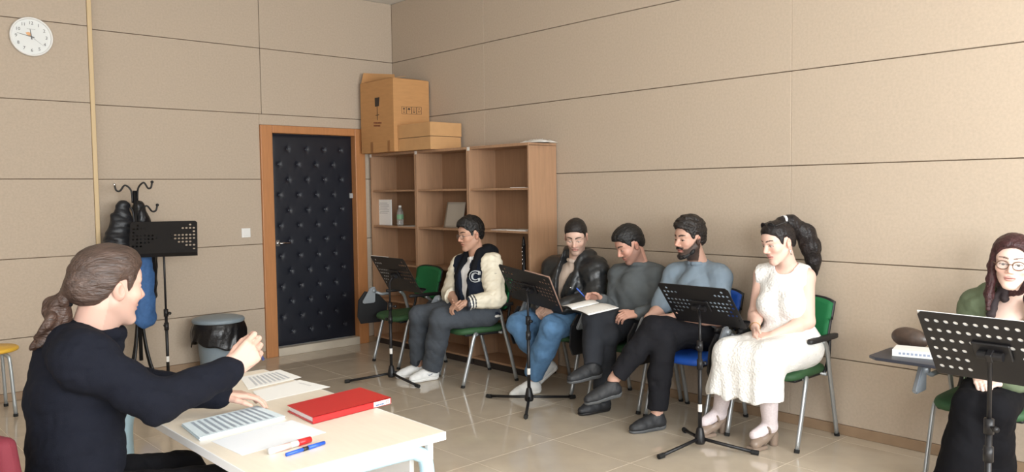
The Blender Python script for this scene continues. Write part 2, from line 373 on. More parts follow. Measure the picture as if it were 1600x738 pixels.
# grey paper leaning in the middle bookcase
p0, p1 = at(693, 354, 'x', 0.2), at(722, 356, 'x', 0.2)
LW = p1[1] - p0[1]; vs = []; n = 8
for i in range(n + 1):
    for j in range(n + 1):
        u, v = i / n, j / n
        vs.append((-0.05 * v + 0.012 * math.sin(u * 3.1) * (0.3 + 0.7 * v), u * LW, v * 0.237))
fs = [(i * (n + 1) + j, (i + 1) * (n + 1) + j, (i + 1) * (n + 1) + j + 1, i * (n + 1) + j + 1) for i in range(n) for j in range(n)]
me = bpy.data.meshes.new('paper'); me.from_pydata(vs, [], fs); me.update()
lp_ = link('leaning_paper', me, mat('paper_grey', srgb(176, 168, 156), 0.8), None, True); lp_.location = (0.2, p0[1], 1.2225)
md = lp_.modifiers.new('thick', 'SOLIDIFY'); md.thickness = 0.003
tag(lp_, 'grey sheet of paper leaning inside the middle bookcase', 'paper')
# flat sheets lying on the shelves
def flat_sheet(label, x0, x1, ya, yb, z, h=0.003, name='paper_sheet', mt=None):
    bm = BM(); add_box(bm, (0, 0, h / 2), (x1 - x0, yb - ya, h)); o = obj(name, bm, mt or M_PAPER, loc=((x0 + x1) / 2, (ya + yb) / 2, z)); o.rotation_euler = (0, 0, 0.06); return tag(o, label, 'paper')
flat_sheet('white papers lying on the shelf under the water bottle', 0.09, 0.31, 0.50, 0.76, 1.222, 0.0012)
yb_ = at(808, 292, 'x', 0.29)[1]; flat_sheet('small white sheet on the upper shelf of the bookcase behind the varsity jacket', 0.16, 0.305, yb_ - 0.07, yb_ + 0.1, 1.583, 0.004)
yb_ = at(810, 360, 'x', 0.29)[1]; flat_sheet('white papers on the middle shelf of the bookcase behind the varsity jacket', 0.12, 0.305, yb_ - 0.13, yb_ + 0.09, 1.222, 0.006)
yb_ = at(782, 360, 'x', 0.29)[1]; flat_sheet('thin pale sheet on the middle shelf above the seated student in the varsity jacket', 0.14, 0.305, yb_ - 0.11, yb_ + 0.05, 1.222, 0.0025)
# dark bottle-like thing on the lower shelf of the third bookcase
q = at(818, 415, 'x', 0.27)
cl = tag(empty('wind_instrument', (0.265, q[1], 0.845)), 'slender black instrument with shiny fittings on the bookcase shelf beside the leather jacket', 'instrument')
bm = BM(); add_lathe(bm, [(0.036, 0.0), (0.03, 0.012), (0.019, 0.05), (0.0155, 0.08), (0.0155, 0.25), (0.018, 0.253), (0.018, 0.265), (0.014, 0.27), (0.012, 0.30), (0.004, 0.33)], 16, close=True); obj('instrument_body', bm, M_BLACKMET, cl, True)
for k in range(5):
    bm = BM(); add_tube(bm, [(0.017, -0.004, 0.09 + k * 0.033), (0.021, 0.0, 0.094 + k * 0.033), (0.02, 0.006, 0.112 + k * 0.033)], 0.003, 6); obj('key', bm, M_CHROME, cl, True)
# plastic bag on top of the third bookcase
q0, q1 = at(822, 218, 'x', 0.2), at(858, 218, 'x', 0.2)
vs = []; n = 14; random.seed(3)
for i in range(n + 1):
    for j in range(n + 1):
        u, v = i / n - 0.5, j / n - 0.5; e_ = max(0, 1 - (2 * u) ** 4) * max(0, 1 - (2 * v) ** 4)
        vs.append((u * 0.2 * (1 + 0.1 * math.sin(v * 9)), v * (q1[1] - q0[1]) * (1 + 0.08 * math.sin(u * 11)), 0.001 + e_ * (0.022 + 0.006 * math.sin(u * 23 + v * 7) + 0.005 * math.cos(v * 31 - u * 9))))
fs = [(i * (n + 1) + j, (i + 1) * (n + 1) + j, (i + 1) * (n + 1) + j + 1, i * (n + 1) + j + 1) for i in range(n) for j in range(n)] + [tuple(range(0, (n + 1) * (n + 1), n + 1))[::-1] + tuple(range(1, n + 1))[::1] if False else (0, 1, n + 2, n + 1)]
me = bpy.data.meshes.new('plastic_bag'); me.from_pydata(vs, [], fs[:-1]); me.update()
pb = link('plastic_bag', me, mat('bag_white', srgb(226, 224, 220), 0.35), None, True); pb.location = (0.2, (q0[1] + q1[1]) / 2, BTOP)
pb.modifiers.new('thick', 'SOLIDIFY').thickness = 0.0015
tag(pb, 'crumpled white plastic bag lying on top of the end bookcase', 'bag')
# ------------------------------------------------------------------ cardboard boxes
M_CARD = mat('cardboard', srgb(190, 142, 92), 0.8, noise=0.05, nscale=8, stretch=(1, 1, 6))
M_CARD2 = mat('cardboard_pale', srgb(196, 152, 104), 0.8, noise=0.05, nscale=8)
M_TAPE = mat('parcel_tape', srgb(158, 112, 70), 0.35)
M_INK = mat('box_ink', srgb(62, 52, 46), 0.8)
M_INKR = mat('box_ink_red', srgb(120, 62, 44), 0.8)
bz = BTOP + 0.001
BX0, BX1, BY0, BY1, BH = 0.02, 0.445, 0.075, 0.66, 0.70
big = tag(empty('cardboard_box', (BX1, BY1, bz)), 'tall cardboard box with open flaps standing on the bookcase in the corner', 'box')
w_, d_ = BX1 - BX0, BY1 - BY0
for nm, a, c in (('box_side', (-0.005, -d_, 0), (0, 0, BH)), ('box_side', (-w_, -0.005, 0), (-0.005, 0, BH)), ('box_side', (-w_, -d_, 0), (-0.005, -d_ + 0.005, BH)), ('box_side', (-w_, -d_ + 0.005, 0), (-w_ + 0.005, -0.005, BH)), ('box_bottom', (-w_ + 0.005, -d_ + 0.005, 0), (-0.005, -0.005, 0.006))):
    bm = BM(); box2(bm, a, c); obj(nm, bm, M_CARD, big)
for poly in ([(0, -d_, BH), (0, -0.01, BH), (-0.17, -0.03, BH + 0.035), (-0.17, -d_ + 0.02, BH + 0.05)], [(-0.01, 0, BH), (-w_ + 0.01, 0, BH), (-w_ + 0.03, -0.2, BH + 0.04), (-0.03, -0.2, BH + 0.03)], [(-0.01, -d_, BH), (-w_, -d_, BH), (-w_ + 0.02, -d_ + 0.02, BH + 0.13), (-0.03, -d_ + 0.02, BH + 0.11)]):
    bm = BM(); add_prism(bm, poly, (0, 0, 0.004)); obj('flap', bm, M_CARD, big)
def on_x(px, py): p = at(px, py, 'x', BX1); return (p[1] - BY1, p[2] - bz)
bm = BM()   # the music stand drawn on the face towards the room
for quad in ([(585.5, 153), (593, 152), (592, 166), (586, 167)], [(588.8, 166), (589.6, 166), (590.2, 188), (589.4, 188)], [(587, 180), (592.5, 179), (592.5, 180), (587, 181)]):
    add_prism(bm, [(0.0004, *on_x(*p)) for p in quad], (0.0006, 0, 0))
obj('printed_stand', bm, M_INK, big)
bm = BM()
for k in range(2):
    for i in range(7 - k):
        a = on_x(584.8 + i * 1.75, 192.2 + k * 4.3); add_box(bm, (0.0006, a[0], a[1]), (0.0008, 0.014, 0.016))
obj('printed_text', bm, M_INKR, big)
for px in (581.0, 607.5):
    a = on_x(px, 224); bm = BM(); add_box(bm, (0.0007, a[0], 0.055), (0.001, 0.045, 0.11)); obj('tape_strip', bm, M_TAPE, big)
def on_y(px, py): p = at(px, py, 'y', BY1); return (p[0] - BX1, p[2] - bz)
bm = BM()
for k in range(4):   # handling pictograms in square frames
    a, b = on_y(627.6 + k * 7.9, 166.5 + 0.2 * k), on_y(634.8 + k * 7.9, 178.5 + 0.2 * k)
    x0, x1, z1, z0 = a[0], b[0], a[1], b[1]
    for q in ((x0, x1, z1 - 0.003, z1), (x0, x1, z0, z0 + 0.003), (x0 - 0.0015, x0 + 0.0015, z0, z1), (x1 - 0.0015, x1 + 0.0015, z0, z1)): box2(bm, (q[0], 0.0002, q[2]), (q[1], 0.001, q[3]))
    cx, cz, s = (x0 + x1) / 2, (z0 + z1) / 2, (z1 - z0)
    P = lambda pts: add_prism(bm, [(cx + u * s * 0.6, 0.0002, cz + v * s) for u, v in pts], (0, 0.0008, 0))
    if k == 0: P([(-0.3, 0.33), (0.3, 0.33), (0.05, 0.05), (-0.05, 0.05)]); P([(-0.04, 0.05), (0.04, 0.05), (0.04, -0.25), (-0.04, -0.25)]); P([(-0.22, -0.25), (0.22, -0.25), (0.22, -0.32), (-0.22, -0.32)])
    if k == 1: P([(-0.38, 0.08), (0.38, 0.08), (0.25, 0.28), (0, 0.36), (-0.25, 0.28)]); P([(-0.03, 0.08), (0.03, 0.08), (0.03, -0.32), (-0.03, -0.32)])
    if k == 2: P([(-0.25, 0.32), (-0.15, 0.32), (-0.15, -0.3), (-0.25, -0.3)]); P([(0.15, 0.32), (0.25, 0.32), (0.25, -0.3), (0.15, -0.3)]); P([(-0.15, -0.2), (0.15, -0.2), (0.15, -0.3), (-0.15, -0.3)])
    if k == 3:
        for t in range(3):
            a0 = PI / 2 + t * 2 * PI / 3
            P([(0.34 * math.cos(a0 + o_) * r_, 0.34 * math.sin(a0 + o_) * r_) for o_, r_ in ((-0.7, 1), (0.5, 1), (0.5, 0.6), (-0.7, 0.6))])
obj('handling_symbols', bm, M_INK, big)
sm = tag(empty('cardboard_box', (0.40, 1.185, bz)), 'low cardboard carton with a lidded top next to the tall box', 'box')
y_ = 1.185 - 0.665
bm = BM(); box2(bm, (-0.36, -y_, 0), (0, 0, 0.118), 0.002); obj('carton_base', bm, M_CARD2, sm)
bm = BM(); box2(bm, (-0.364, -y_ - 0.003, 0.122), (0.004, 0.004, 0.25), 0.002); obj('lid', bm, M_CARD2, sm)
bm = BM(); box2(bm, (-0.358, -y_ + 0.002, 0.116), (-0.002, -0.002, 0.124)); obj('shadow_gap', bm, M_INK, sm)
# ================================================================== chairs
M_GREEN = mat('green_upholstery', srgb(46, 84, 50), 0.65, noise=0.06, nscale=30, bump=0.1, bscale=500)
M_GREENB = mat('green_mesh', srgb(20, 110, 62), 0.7, bump=0.15, bscale=600)
M_BLUE = mat('blue_upholstery', srgb(30, 88, 190), 0.6, bump=0.1, bscale=500)
M_ALU = mat('silver_paint', srgb(168, 172, 174), 0.32, metal=0.6)
M_ALU2 = mat('cast_aluminium', srgb(150, 156, 162), 0.4, metal=0.3)
M_BLKPL = mat('black_plastic', srgb(26, 26, 29), 0.5)
M_RUB = mat('black_rubber', srgb(20, 20, 20), 0.8)
def pad(L, Wd, H, bev, nseg=4, crown=0.0):
    bm = BM(); add_box(bm, (0, 0, 0), (L, Wd, H), None, bev, nseg)
    return bm
def make_chair(seat_mat, back_mat, deployed=False):
    root = empty('tablet_chair')
    # seat: rounded cushion with a slightly waisted outline
    n = 36; top = []; bm = BM(); rings = []
    for (zz, ins) in ((0.418, 0.03), (0.422, 0.008), (0.44, 0.0), (0.458, 0.006), (0.468, 0.022), (0.472, 0.07), (0.47, 0.14)):
        ring = []
        for k in range(n):
            a = 2 * PI * k / n; ex = 0.42
            cx = math.copysign(abs(math.cos(a)) ** ex, math.cos(a)); sy = math.copysign(abs(math.sin(a)) ** ex, math.sin(a))
            ring.append(bm.verts.new((0.035 + cx * (0.225 - ins), sy * (0.225 - ins), zz - (0.012 * max(0, cx) ** 3))))
        rings.append(ring)
    for i in range(len(rings) - 1):
        for k in range(n): bm.faces.new((rings[i][k], rings[i][(k + 1) % n], rings[i + 1][(k + 1) % n], rings[i + 1][k]))
    bm.faces.new(rings[0][::-1]); bm.faces.new(rings[-1])
    obj('seat', bm, seat_mat, root, True)
    bm = BM(); box2(bm, (-0.15, -0.2, 0.398), (0.2, 0.2, 0.42), 0.01, 2); obj('seat_pan', bm, M_BLKPL, root)
    # backrest: curved panel in a dark rim
    def back(ins, th, name, mt, x_off=0.0):
        vs, fs, NU, NV = [], [], 12, 10
        for s in (0, 1):
            for i in range(NU + 1):
                for j in range(NV + 1):
                    u, v = -1 + 2 * i / NU, j / NV
                    hw = (0.205 + 0.022 * v) - ins; y = u * hw
                    rnd = 0.03 * (abs(u) ** 4)
                    z = 0.565 + ins + v * (0.31 - 2 * ins) - (rnd * v if v > 0.5 else -rnd * (1 - v))
                    x = -0.192 - 0.048 * v - 0.022 * (1 - u * u) + (th if s else 0) + x_off
                    vs.append((x, y, z))
        N = (NU + 1) * (NV + 1); idx = lambda s, i, j: s * N + i * (NV + 1) + j
        for i in range(NU):
            for j in range(NV):
                fs.append((idx(1, i, j), idx(1, i + 1, j), idx(1, i + 1, j + 1), idx(1, i, j + 1))); fs.append((idx(0, i, j + 1), idx(0, i + 1, j + 1), idx(0, i + 1, j), idx(0, i, j)))
        for i in range(NU):
            fs.append((idx(0, i, 0), idx(0, i + 1, 0), idx(1, i + 1, 0), idx(1, i, 0))); fs.append((idx(1, i, NV), idx(1, i + 1, NV), idx(0, i + 1, NV), idx(0, i, NV)))
        for j in range(NV):
            fs.append((idx(1, 0, j), idx(1, 0, j + 1), idx(0, 0, j + 1), idx(0, 0, j))); fs.append((idx(0, NU, j), idx(0, NU, j + 1), idx(1, NU, j + 1), idx(1, NU, j)))
        me = bpy.data.meshes.new(name); me.from_pydata(vs, [], fs); me.update(); return link(name, me, mt, root, True)
    back(0.010, 0.022, 'backrest', back_mat, 0.004); back(0.0, 0.012, 'back_frame', M_BLKPL)
    for s in (-1, 1):
        bm = BM(); add_tube(bm, smooth_path([(0.245, s * 0.236, 0.012), (0.19, s * 0.236, 0.21), (0.135, s * 0.232, 0.405), (0.10, s * 0.215, 0.412)], 4), 0.0125, 8, True, 1.3); l = obj('leg', bm, M_ALU, root, True)
        bm = BM(); add_tube(bm, [(0.248, s * 0.236, 0.0), (0.243, s * 0.236, 0.02)], 0.017, 8); obj('foot_cap', bm, M_RUB, l)
        bm = BM(); add_tube(bm, smooth_path([(-0.24, s * 0.24, 0.012), (-0.19, s * 0.24, 0.22), (-0.135, s * 0.242, 0.42), (-0.09, s * 0.245, 0.58), (-0.04, s * 0.245, 0.628)], 4), 0.0125, 8, True, 1.3); l = obj('leg', bm, M_ALU, root, True)
        bm = BM(); add_tube(bm, [(-0.243, s * 0.24, 0.0), (-0.237, s * 0.24, 0.02)], 0.017, 8); obj('foot_cap', bm, M_RUB, l)
        bm = BM(); add_tube(bm, smooth_path([(-0.11, s * 0.215, 0.41), (-0.175, s * 0.212, 0.48), (-0.205, s * 0.205, 0.62)], 4), 0.012, 8); obj('back_upright', bm, M_BLKPL, root, True)
    bm = BM(); add_tube(bm, [(-0.11, -0.236, 0.41), (-0.11, 0.236, 0.41)], 0.011, 8); add_tube(bm, [(0.11, -0.225, 0.408), (0.11, 0.225, 0.408)], 0.011, 8); obj('cross_bar', bm, M_ALU, root, True)
    def armrest(s, x1):
        bm = BM(); n = 20; rr = []
        for zz, k_ in ((0.628, 0.85), (0.634, 1.0), (0.648, 1.0), (0.654, 0.8)):
            ring = []
            for k in range(n):
                a = 2 * PI * k / n; c_, s_ = math.cos(a), math.sin(a)
                ring.append(bm.verts.new(((x1 - 0.215) / 2 + math.copysign(abs(c_) ** 0.5, c_) * (x1 + 0.215) / 2 * (0.94 + 0.06 * k_), s * 0.245 + math.copysign(abs(s_) ** 0.6, s_) * 0.026 * k_, zz)))
            rr.append(ring)
        for i in range(3):
            for k in range(n): bm.faces.new((rr[i][k], rr[i][(k + 1) % n], rr[i + 1][(k + 1) % n], rr[i + 1][k]))
        bm.faces.new(rr[0][::-1]); bm.faces.new(rr[-1]); obj('armrest', bm, M_BLKPL, root, True)
    armrest(1, 0.13); armrest(-1, 0.10)
    # hinge of the writing tablet on the sitter's right
    bm = BM(); add_prism(bm, [(0.20, -0.272, 0.69), (0.25, -0.272, 0.685), (0.335, -0.272, 0.555), (0.325, -0.272, 0.54), (0.205, -0.272, 0.542)], (0.012, 0.03, 0)); bmesh.ops.bevel(bm, geom=bm.edges[:], offset=0.007, segments=2, affect='EDGES')
    dz_ = Vector((0, 0, -0.05 if deployed else 0.0)); bmesh.ops.translate(bm, vec=dz_, verts=bm.verts[:]); h = obj('tablet_hinge', bm, M_ALU2, root)
    bm = BM(); add_tube(bm, [(0.06, -0.245, 0.618), (0.15, -0.245, 0.615), (0.222, -0.25, 0.645)], 0.014, 8); add_tube(bm, [(0.228, -0.276, 0.655), (0.228, -0.228, 0.655)], 0.021, 10); bmesh.ops.translate(bm, vec=dz_, verts=bm.verts[:]); obj('hinge_arm', bm, M_ALU2, h, True)
    out = [(0.0, 0.0), (0.0, 0.20), (0.02, 0.26), (0.06, 0.29), (0.24, 0.30), (0.28, 0.27), (0.295, 0.2), (0.28, 0.06), (0.24, 0.02), (0.1, -0.02)]
    bm = BM()
    if deployed:
        poly = [(0.02, -0.34, 0.665), (0.02, -0.28, 0.665), (0.10, -0.235, 0.665), (0.15, -0.12, 0.665), (0.42, -0.04, 0.665), (0.47, -0.10, 0.665), (0.47, -0.40, 0.665), (0.43, -0.45, 0.665), (0.16, -0.46, 0.665), (0.10, -0.42, 0.665), (0.06, -0.37, 0.665)]
        add_prism(bm, poly, (0, 0, 0.016)); bmesh.ops.bevel(bm, geom=bm.edges[:], offset=0.003, segments=1, affect='EDGES')
    else:
        poly = [(0.03 + u * 1.0, -0.276 - 0.05 * v, 0.62 - v) for u, v in ((0.14, 0.0), (0.27, -0.03), (0.335, 0.05), (0.345, 0.2), (0.31, 0.27), (0.1, 0.27), (0.05, 0.23), (0.04, 0.1))]
        add_prism(bm, poly, (0, -0.014, 0))
    obj('tablet', bm, mat('tablet_blue_black', srgb(42, 46, 58), 0.45) if deployed else M_BLKPL, root)
    return root
CH = [(0.63, 1.115, -6, 'empty green chair at the end of the row, nearest the door', 0), (0.63, 2.085, -13, 'green chair under the student in the cream-sleeved varsity jacket', 0), (0.285, 2.83, 0, 'green chair under the student in the black leather jacket', 0),
      (0.285, 3.475, 0, 'green chair under the man in the charcoal long-sleeved top', 0), (0.31, 4.03, 0, 'blue chair under the bearded man in the grey T-shirt', 1), (0.285, 4.66, 0, 'green chair under the woman in the white dress', 0),
      (0.29, 5.85, 0, 'green chair with its writing tablet open, under the woman in olive', 2)]
protos = {}
for x, y, rz, lab, kind in CH:
    if kind not in protos:
        protos[kind] = c = make_chair(M_BLUE if kind == 1 else M_GREEN, M_BLUE if kind == 1 else M_GREENB, kind == 2)
    else: c = copy_tree(protos[kind])
    c.location = (x, y, 0); c.rotation_euler = (0, 0, math.radians(rz)); tag(c, lab, 'chair', 'tablet chairs along the wall')
# ================================================================== music stands
M_STAND = mat('stand_black', srgb(26, 25, 27), 0.42, spec=0.4)
M_STANDE = mat('stand_edge', srgb(150, 148, 146), 0.4)
def plate_mesh(holes, NC=17, NR=9, W=0.50, H=0.34, r=0.0095):
    """perforated plate in the local xy plane (x across, y up), thickness towards -z"""
    bm = BM(); mx, my = 0.012, 0.02
    cw, chh = (W - 2 * mx) / NC, (H - 2 * my) / NR
    vert = {}
    def V(x, y):
        k = (round(x, 5), round(y, 5))
        if k not in vert: vert[k] = bm.verts.new((x, y, 0))
        return vert[k]
    xs = [-W / 2 + mx + i * cw for i in range(NC + 1)]; ys = [-H / 2 + my + j * chh for j in range(NR + 1)]
    for i in range(NC):
        for j in range(NR):
            x0, x1, y0, y1 = xs[i], xs[i + 1], ys[j], ys[j + 1]
            if (i, j) in holes:
                cx, cy = (x0 + x1) / 2, (y0 + y1) / 2; n = 12
                ring = [bm.verts.new((cx + r * math.cos(2 * PI * k / n + PI / 4), cy + r * math.sin(2 * PI * k / n + PI / 4), 0)) for k in range(n)]
                cs = [V(x1, y1), V(x0, y1), V(x0, y0), V(x1, y0)]
                for q in range(4):
                    a = [ring[(q * 3 + t) % n] for t in range(4)]
                    bm.faces.new([cs[q], cs[(q + 1) % 4]] + a[::-1])
            else: bm.faces.new((V(x0, y0), V(x1, y0), V(x1, y1), V(x0, y1)))
    hw, hh, c = W / 2, H / 2, 0.016   # rim with cut corners
    L = [V(xs[0], y) for y in ys]; Rr = [V(xs[-1], y) for y in ys]; Bt = [V(x, ys[0]) for x in xs]; Tp = [V(x, ys[-1]) for x in xs]
    a, b_ = V(-hw, -hh), V(hw, -hh); tl, tr = V(-hw, hh - c), V(hw, hh - c); tl2, tr2 = V(-hw + c, hh), V(hw - c, hh)
    bm.faces.new([a, b_] + Bt[::-1]); bm.faces.new([b_, tr] + Rr[::-1]); bm.faces.new([tr, tr2, tl2, tl] + Tp); bm.faces.new([tl, a] + L)
    geo = bmesh.ops.extrude_face_region(bm, geom=bm.faces[:]); bmesh.ops.translate(bm, vec=(0, 0, -0.0035), verts=[g for g in geo['geom'] if isinstance(g, bmesh.types.BMVert)])
    return bm
def pat_bow():
    h = set()
    for i in range(17):
        d = min(i, 16 - i)
        n = (6, 6, 5, 4, 3, 2, 2, 0, 0)[d]
        for k in range(n):
            if n: h.add((i, min(8, max(0, int(round(4.4 + (k - (n - 1) / 2.0) * 1.25 + (0.25 if i % 2 else -0.25)))))))
    return h
def pat_full():
    h = set()
    for i in range(0, 17):
        for j in range(0, 9):
            if (i % 2 == 0) != (j % 2 == 0) and not (6 <= i <= 10 and j < 4): h.add((i, j))
    return h
def pat_cols():      # six-hole columns at the sides, only the upper three above the bracket
    h = set()
    for i in range(0, 13):
        for j in range(6):
            if 4 <= i <= 8 and j < 3: continue
            h.add((i, j))
    return h
def music_stand(label, base, centre, yaw, tilt, roll, leg_ang, pattern, H=None, leg=0.37, grid=(17, 9), rr=0.0095, thick_edge=False):
    """base: pole on the floor; centre: middle of the plate; yaw: way the plate's reading side looks"""
    root = tag(empty('music_stand', (base[0], base[1], 0)), label, 'music stand', 'black orchestra music stands')
    O = np.array([base[0], base[1], 0.0])
    n = np.array([math.cos(yaw), math.sin(yaw), 0]); wv = np.array([-math.sin(yaw), math.cos(yaw), 0.0]); s = math.cos(tilt) * np.array([0, 0, 1.0]) - math.sin(tilt) * n
    wv, s = wv * math.cos(roll) + s * math.sin(roll), s * math.cos(roll) - wv * math.sin(roll)
    nn = np.cross(wv, s); c = np.array(centre) - O
    Mx = Matrix.Identity(4)
    for i in range(3): Mx[i][0], Mx[i][1], Mx[i][2], Mx[i][3] = wv[i], s[i], nn[i], c[i]
    pl = obj('desk_plate', plate_mesh(pattern(), grid[0], grid[1], r=rr), M_STAND, root); pl.matrix_local = Mx
    bm = BM(); box2(bm, (-0.25, -0.17, 0.0), (0.25, -0.166, 0.05)); box2(bm, (-0.25, -0.166, 0.046), (0.25, -0.156, 0.05)); obj('lip', bm, M_STAND, pl)
    bm = BM(); box2(bm, (-0.07, -0.035, -0.016), (0.07, 0.045, -0.0045), 0.004); add_tube(bm, [(-0.045, 0, -0.03), (0.045, 0, -0.03)], 0.017, 12); box2(bm, (-0.012, -0.02, -0.05), (0.012, 0.02, -0.012), 0.003); obj('bracket', bm, M_STAND, pl)
    hub = c - nn * 0.034
    top = np.array([0, 0, hub[2] - 0.05])
    bm = BM(); add_tube(bm, [tuple(hub), tuple(hub * 0.6 + top * 0.4), tuple(top), (0, 0, 0.56)], 0.0085, 8); add_tube(bm, [(0, 0, 0.60), (0, 0, 0.05)], 0.0125, 10); obj('pole', bm, M_STAND, root, True)
    zc = min(0.62, hub[2] - 0.16)
    for z, a in ((zc, leg_ang + 0.5), (zc - 0.11, leg_ang + 3.3)):
        bm = BM(); add_tube(bm, [(0, 0, z - 0.03), (0, 0, z + 0.03)], 0.0185, 10); ca, sa = math.cos(a), math.sin(a); add_tube(bm, [(0, 0, z), (0.045 * ca, 0.045 * sa, z)], 0.006, 6); add_tube(bm, [(0.04 * ca, 0.04 * sa, z), (0.056 * ca, 0.056 * sa, z)], 0.012, 8); obj('clamp', bm, M_STAND, root, True)
    bm = BM(); add_tube(bm, [(0, 0, 0.225), (0, 0, 0.27)], 0.0132, 10, False); obj('pole_sticker', bm, M_STICK, root, True)
    bm = BM(); add_lathe(bm, [(0.013, 0.13), (0.02, 0.12), (0.03, 0.07), (0.034, 0.045), (0.028, 0.03), (0.01, 0.025)], 14); obj('base_hub', bm, M_STAND, root, True)
    for k in range(3):
        a = leg_ang + k * 2 * PI / 3; ca, sa = math.cos(a), math.sin(a)
        bm = BM(); add_tube(bm, [(0.02 * ca, 0.02 * sa, 0.06), (0.12 * ca, 0.12 * sa, 0.045), (leg * ca, leg * sa, 0.016)], 0.0105, 8); l = obj('leg', bm, M_STAND, root, True)
        bm = BM(); add_tube(bm, [((leg - 0.03) * ca, (leg - 0.03) * sa, 0.0175), ((leg + 0.012) * ca, (leg + 0.012) * sa, 0.0155)], 0.0155, 8); obj('rubber_foot', bm, M_RUB, l)
    return root, pl
def D(a): return math.radians(a)
st1, pl1 = music_stand('music stand beside the empty green chair, in front of the varsity jacket', (1.175, 1.63), (1.125, 1.650, 0.884), D(178.8), D(31), 0, math.atan2(1.96 - 1.63, 1.172 - 1.175), pat_bow)
st2, pl2 = music_stand('music stand in front of the student in the black leather jacket', (0.90, 3.0), (0.83, 2.948, 0.846), D(178.8), D(34.3), D(10), math.atan2(3.272 - 3.01, 1.192 - 0.912), pat_bow)
st3, pl3 = music_stand('music stand in front of the bearded man in the grey T-shirt', (0.86, 4.45), (0.735, 4.372, 0.846), D(181), D(40.1), 0, D(-8), pat_bow, leg=0.33)
st4, pl4 = music_stand('music stand standing between the coat rack and the waste bin', (2.62, 0.60), (2.608, 0.58, 1.213), D(67.4), D(37.2), 0, D(75), pat_bow, leg=0.32)
st5, pl5 = music_stand('large nearest music stand, in front of the woman in the olive jacket', (1.45, 6.20), (1.456, 6.212, 0.92), D(176.4), D(34.9), 0, 0.3, pat_cols, grid=(13, 6), rr=0.0102)
# sheets on the reading sides
def on_plate(pl, name, x0, x1, y0, y1, h, mt, label, cat, z0=0.0015):
    bm = BM(); add_box(bm, (0, 0, h / 2), (x1 - x0, y1 - y0, h)); o = obj(name, bm, mt)
    bpy.context.view_layer.update()
    o.matrix_world = pl.matrix_world @ Matrix.Translation(((x0 + x1) / 2, (y0 + y1) / 2, z0)); return tag(o, label, cat)
# ================================================================== SDF modelling kit (soft shapes: people, clothes, bags)
def surface_nets(F, org, h):
    """mesh of the zero level of a sampled field: vertices and quads"""
    nx, ny, nz = F.shape; S = F < 0
    corners = [(i, j, k) for i in (0, 1) for j in (0, 1) for k in (0, 1)]
    cnt = np.zeros((nx - 1, ny - 1, nz - 1), np.int8)
    for i, j, k in corners: cnt += S[i:nx - 1 + i, j:ny - 1 + j, k:nz - 1 + k]
    act = (cnt > 0) & (cnt < 8); idx = np.argwhere(act)
    if len(idx) == 0: return np.zeros((0, 3)), np.zeros((0, 4), int)
    ids = -np.ones(act.shape, np.int64); ids[act] = np.arange(len(idx))
    acc = np.zeros((len(idx), 3)); num = np.zeros(len(idx)); I, Jx, K = idx.T
    for a in corners:
        for ax in range(3):
            if a[ax]: continue
            b = list(a); b[ax] = 1
            fa = F[I + a[0], Jx + a[1], K + a[2]]; fb = F[I + b[0], Jx + b[1], K + b[2]]
            cr = (fa < 0) != (fb < 0); t = np.where(cr, fa / np.where(cr, fa - fb, 1), 0)
            p = np.tile(np.array(a, float), (len(idx), 1)); p[:, ax] += t
            acc[cr] += p[cr]; num[cr] += 1
    V = (idx + acc / num[:, None]) * h + org
    Q = []
    for ax in range(3):
        sl0 = [slice(None)] * 3; sl1 = [slice(None)] * 3; sl0[ax] = slice(0, -1); sl1[ax] = slice(1, None)
        A, B = S[tuple(sl0)], S[tuple(sl1)]; ch = np.argwhere(A != B)
        o1, o2 = [(1, 2), (2, 0), (0, 1)][ax]
        ok = (ch[:, o1] > 0) & (ch[:, o2] > 0) & (ch[:, o1] < F.shape[o1] - 1) & (ch[:, o2] < F.shape[o2] - 1); ch = ch[ok]
        if len(ch) == 0: continue
        flip = ~A[tuple(ch.T)]
        def cid(d1, d2):
            c = ch.copy(); c[:, o1] += d1; c[:, o2] += d2; return ids[tuple(c.T)]
        q = np.stack([cid(-1, -1), cid(0, -1), cid(0, 0), cid(-1, 0)], 1); q[flip] = q[flip][:, ::-1]; Q.append(q)
    return V, np.concatenate(Q)

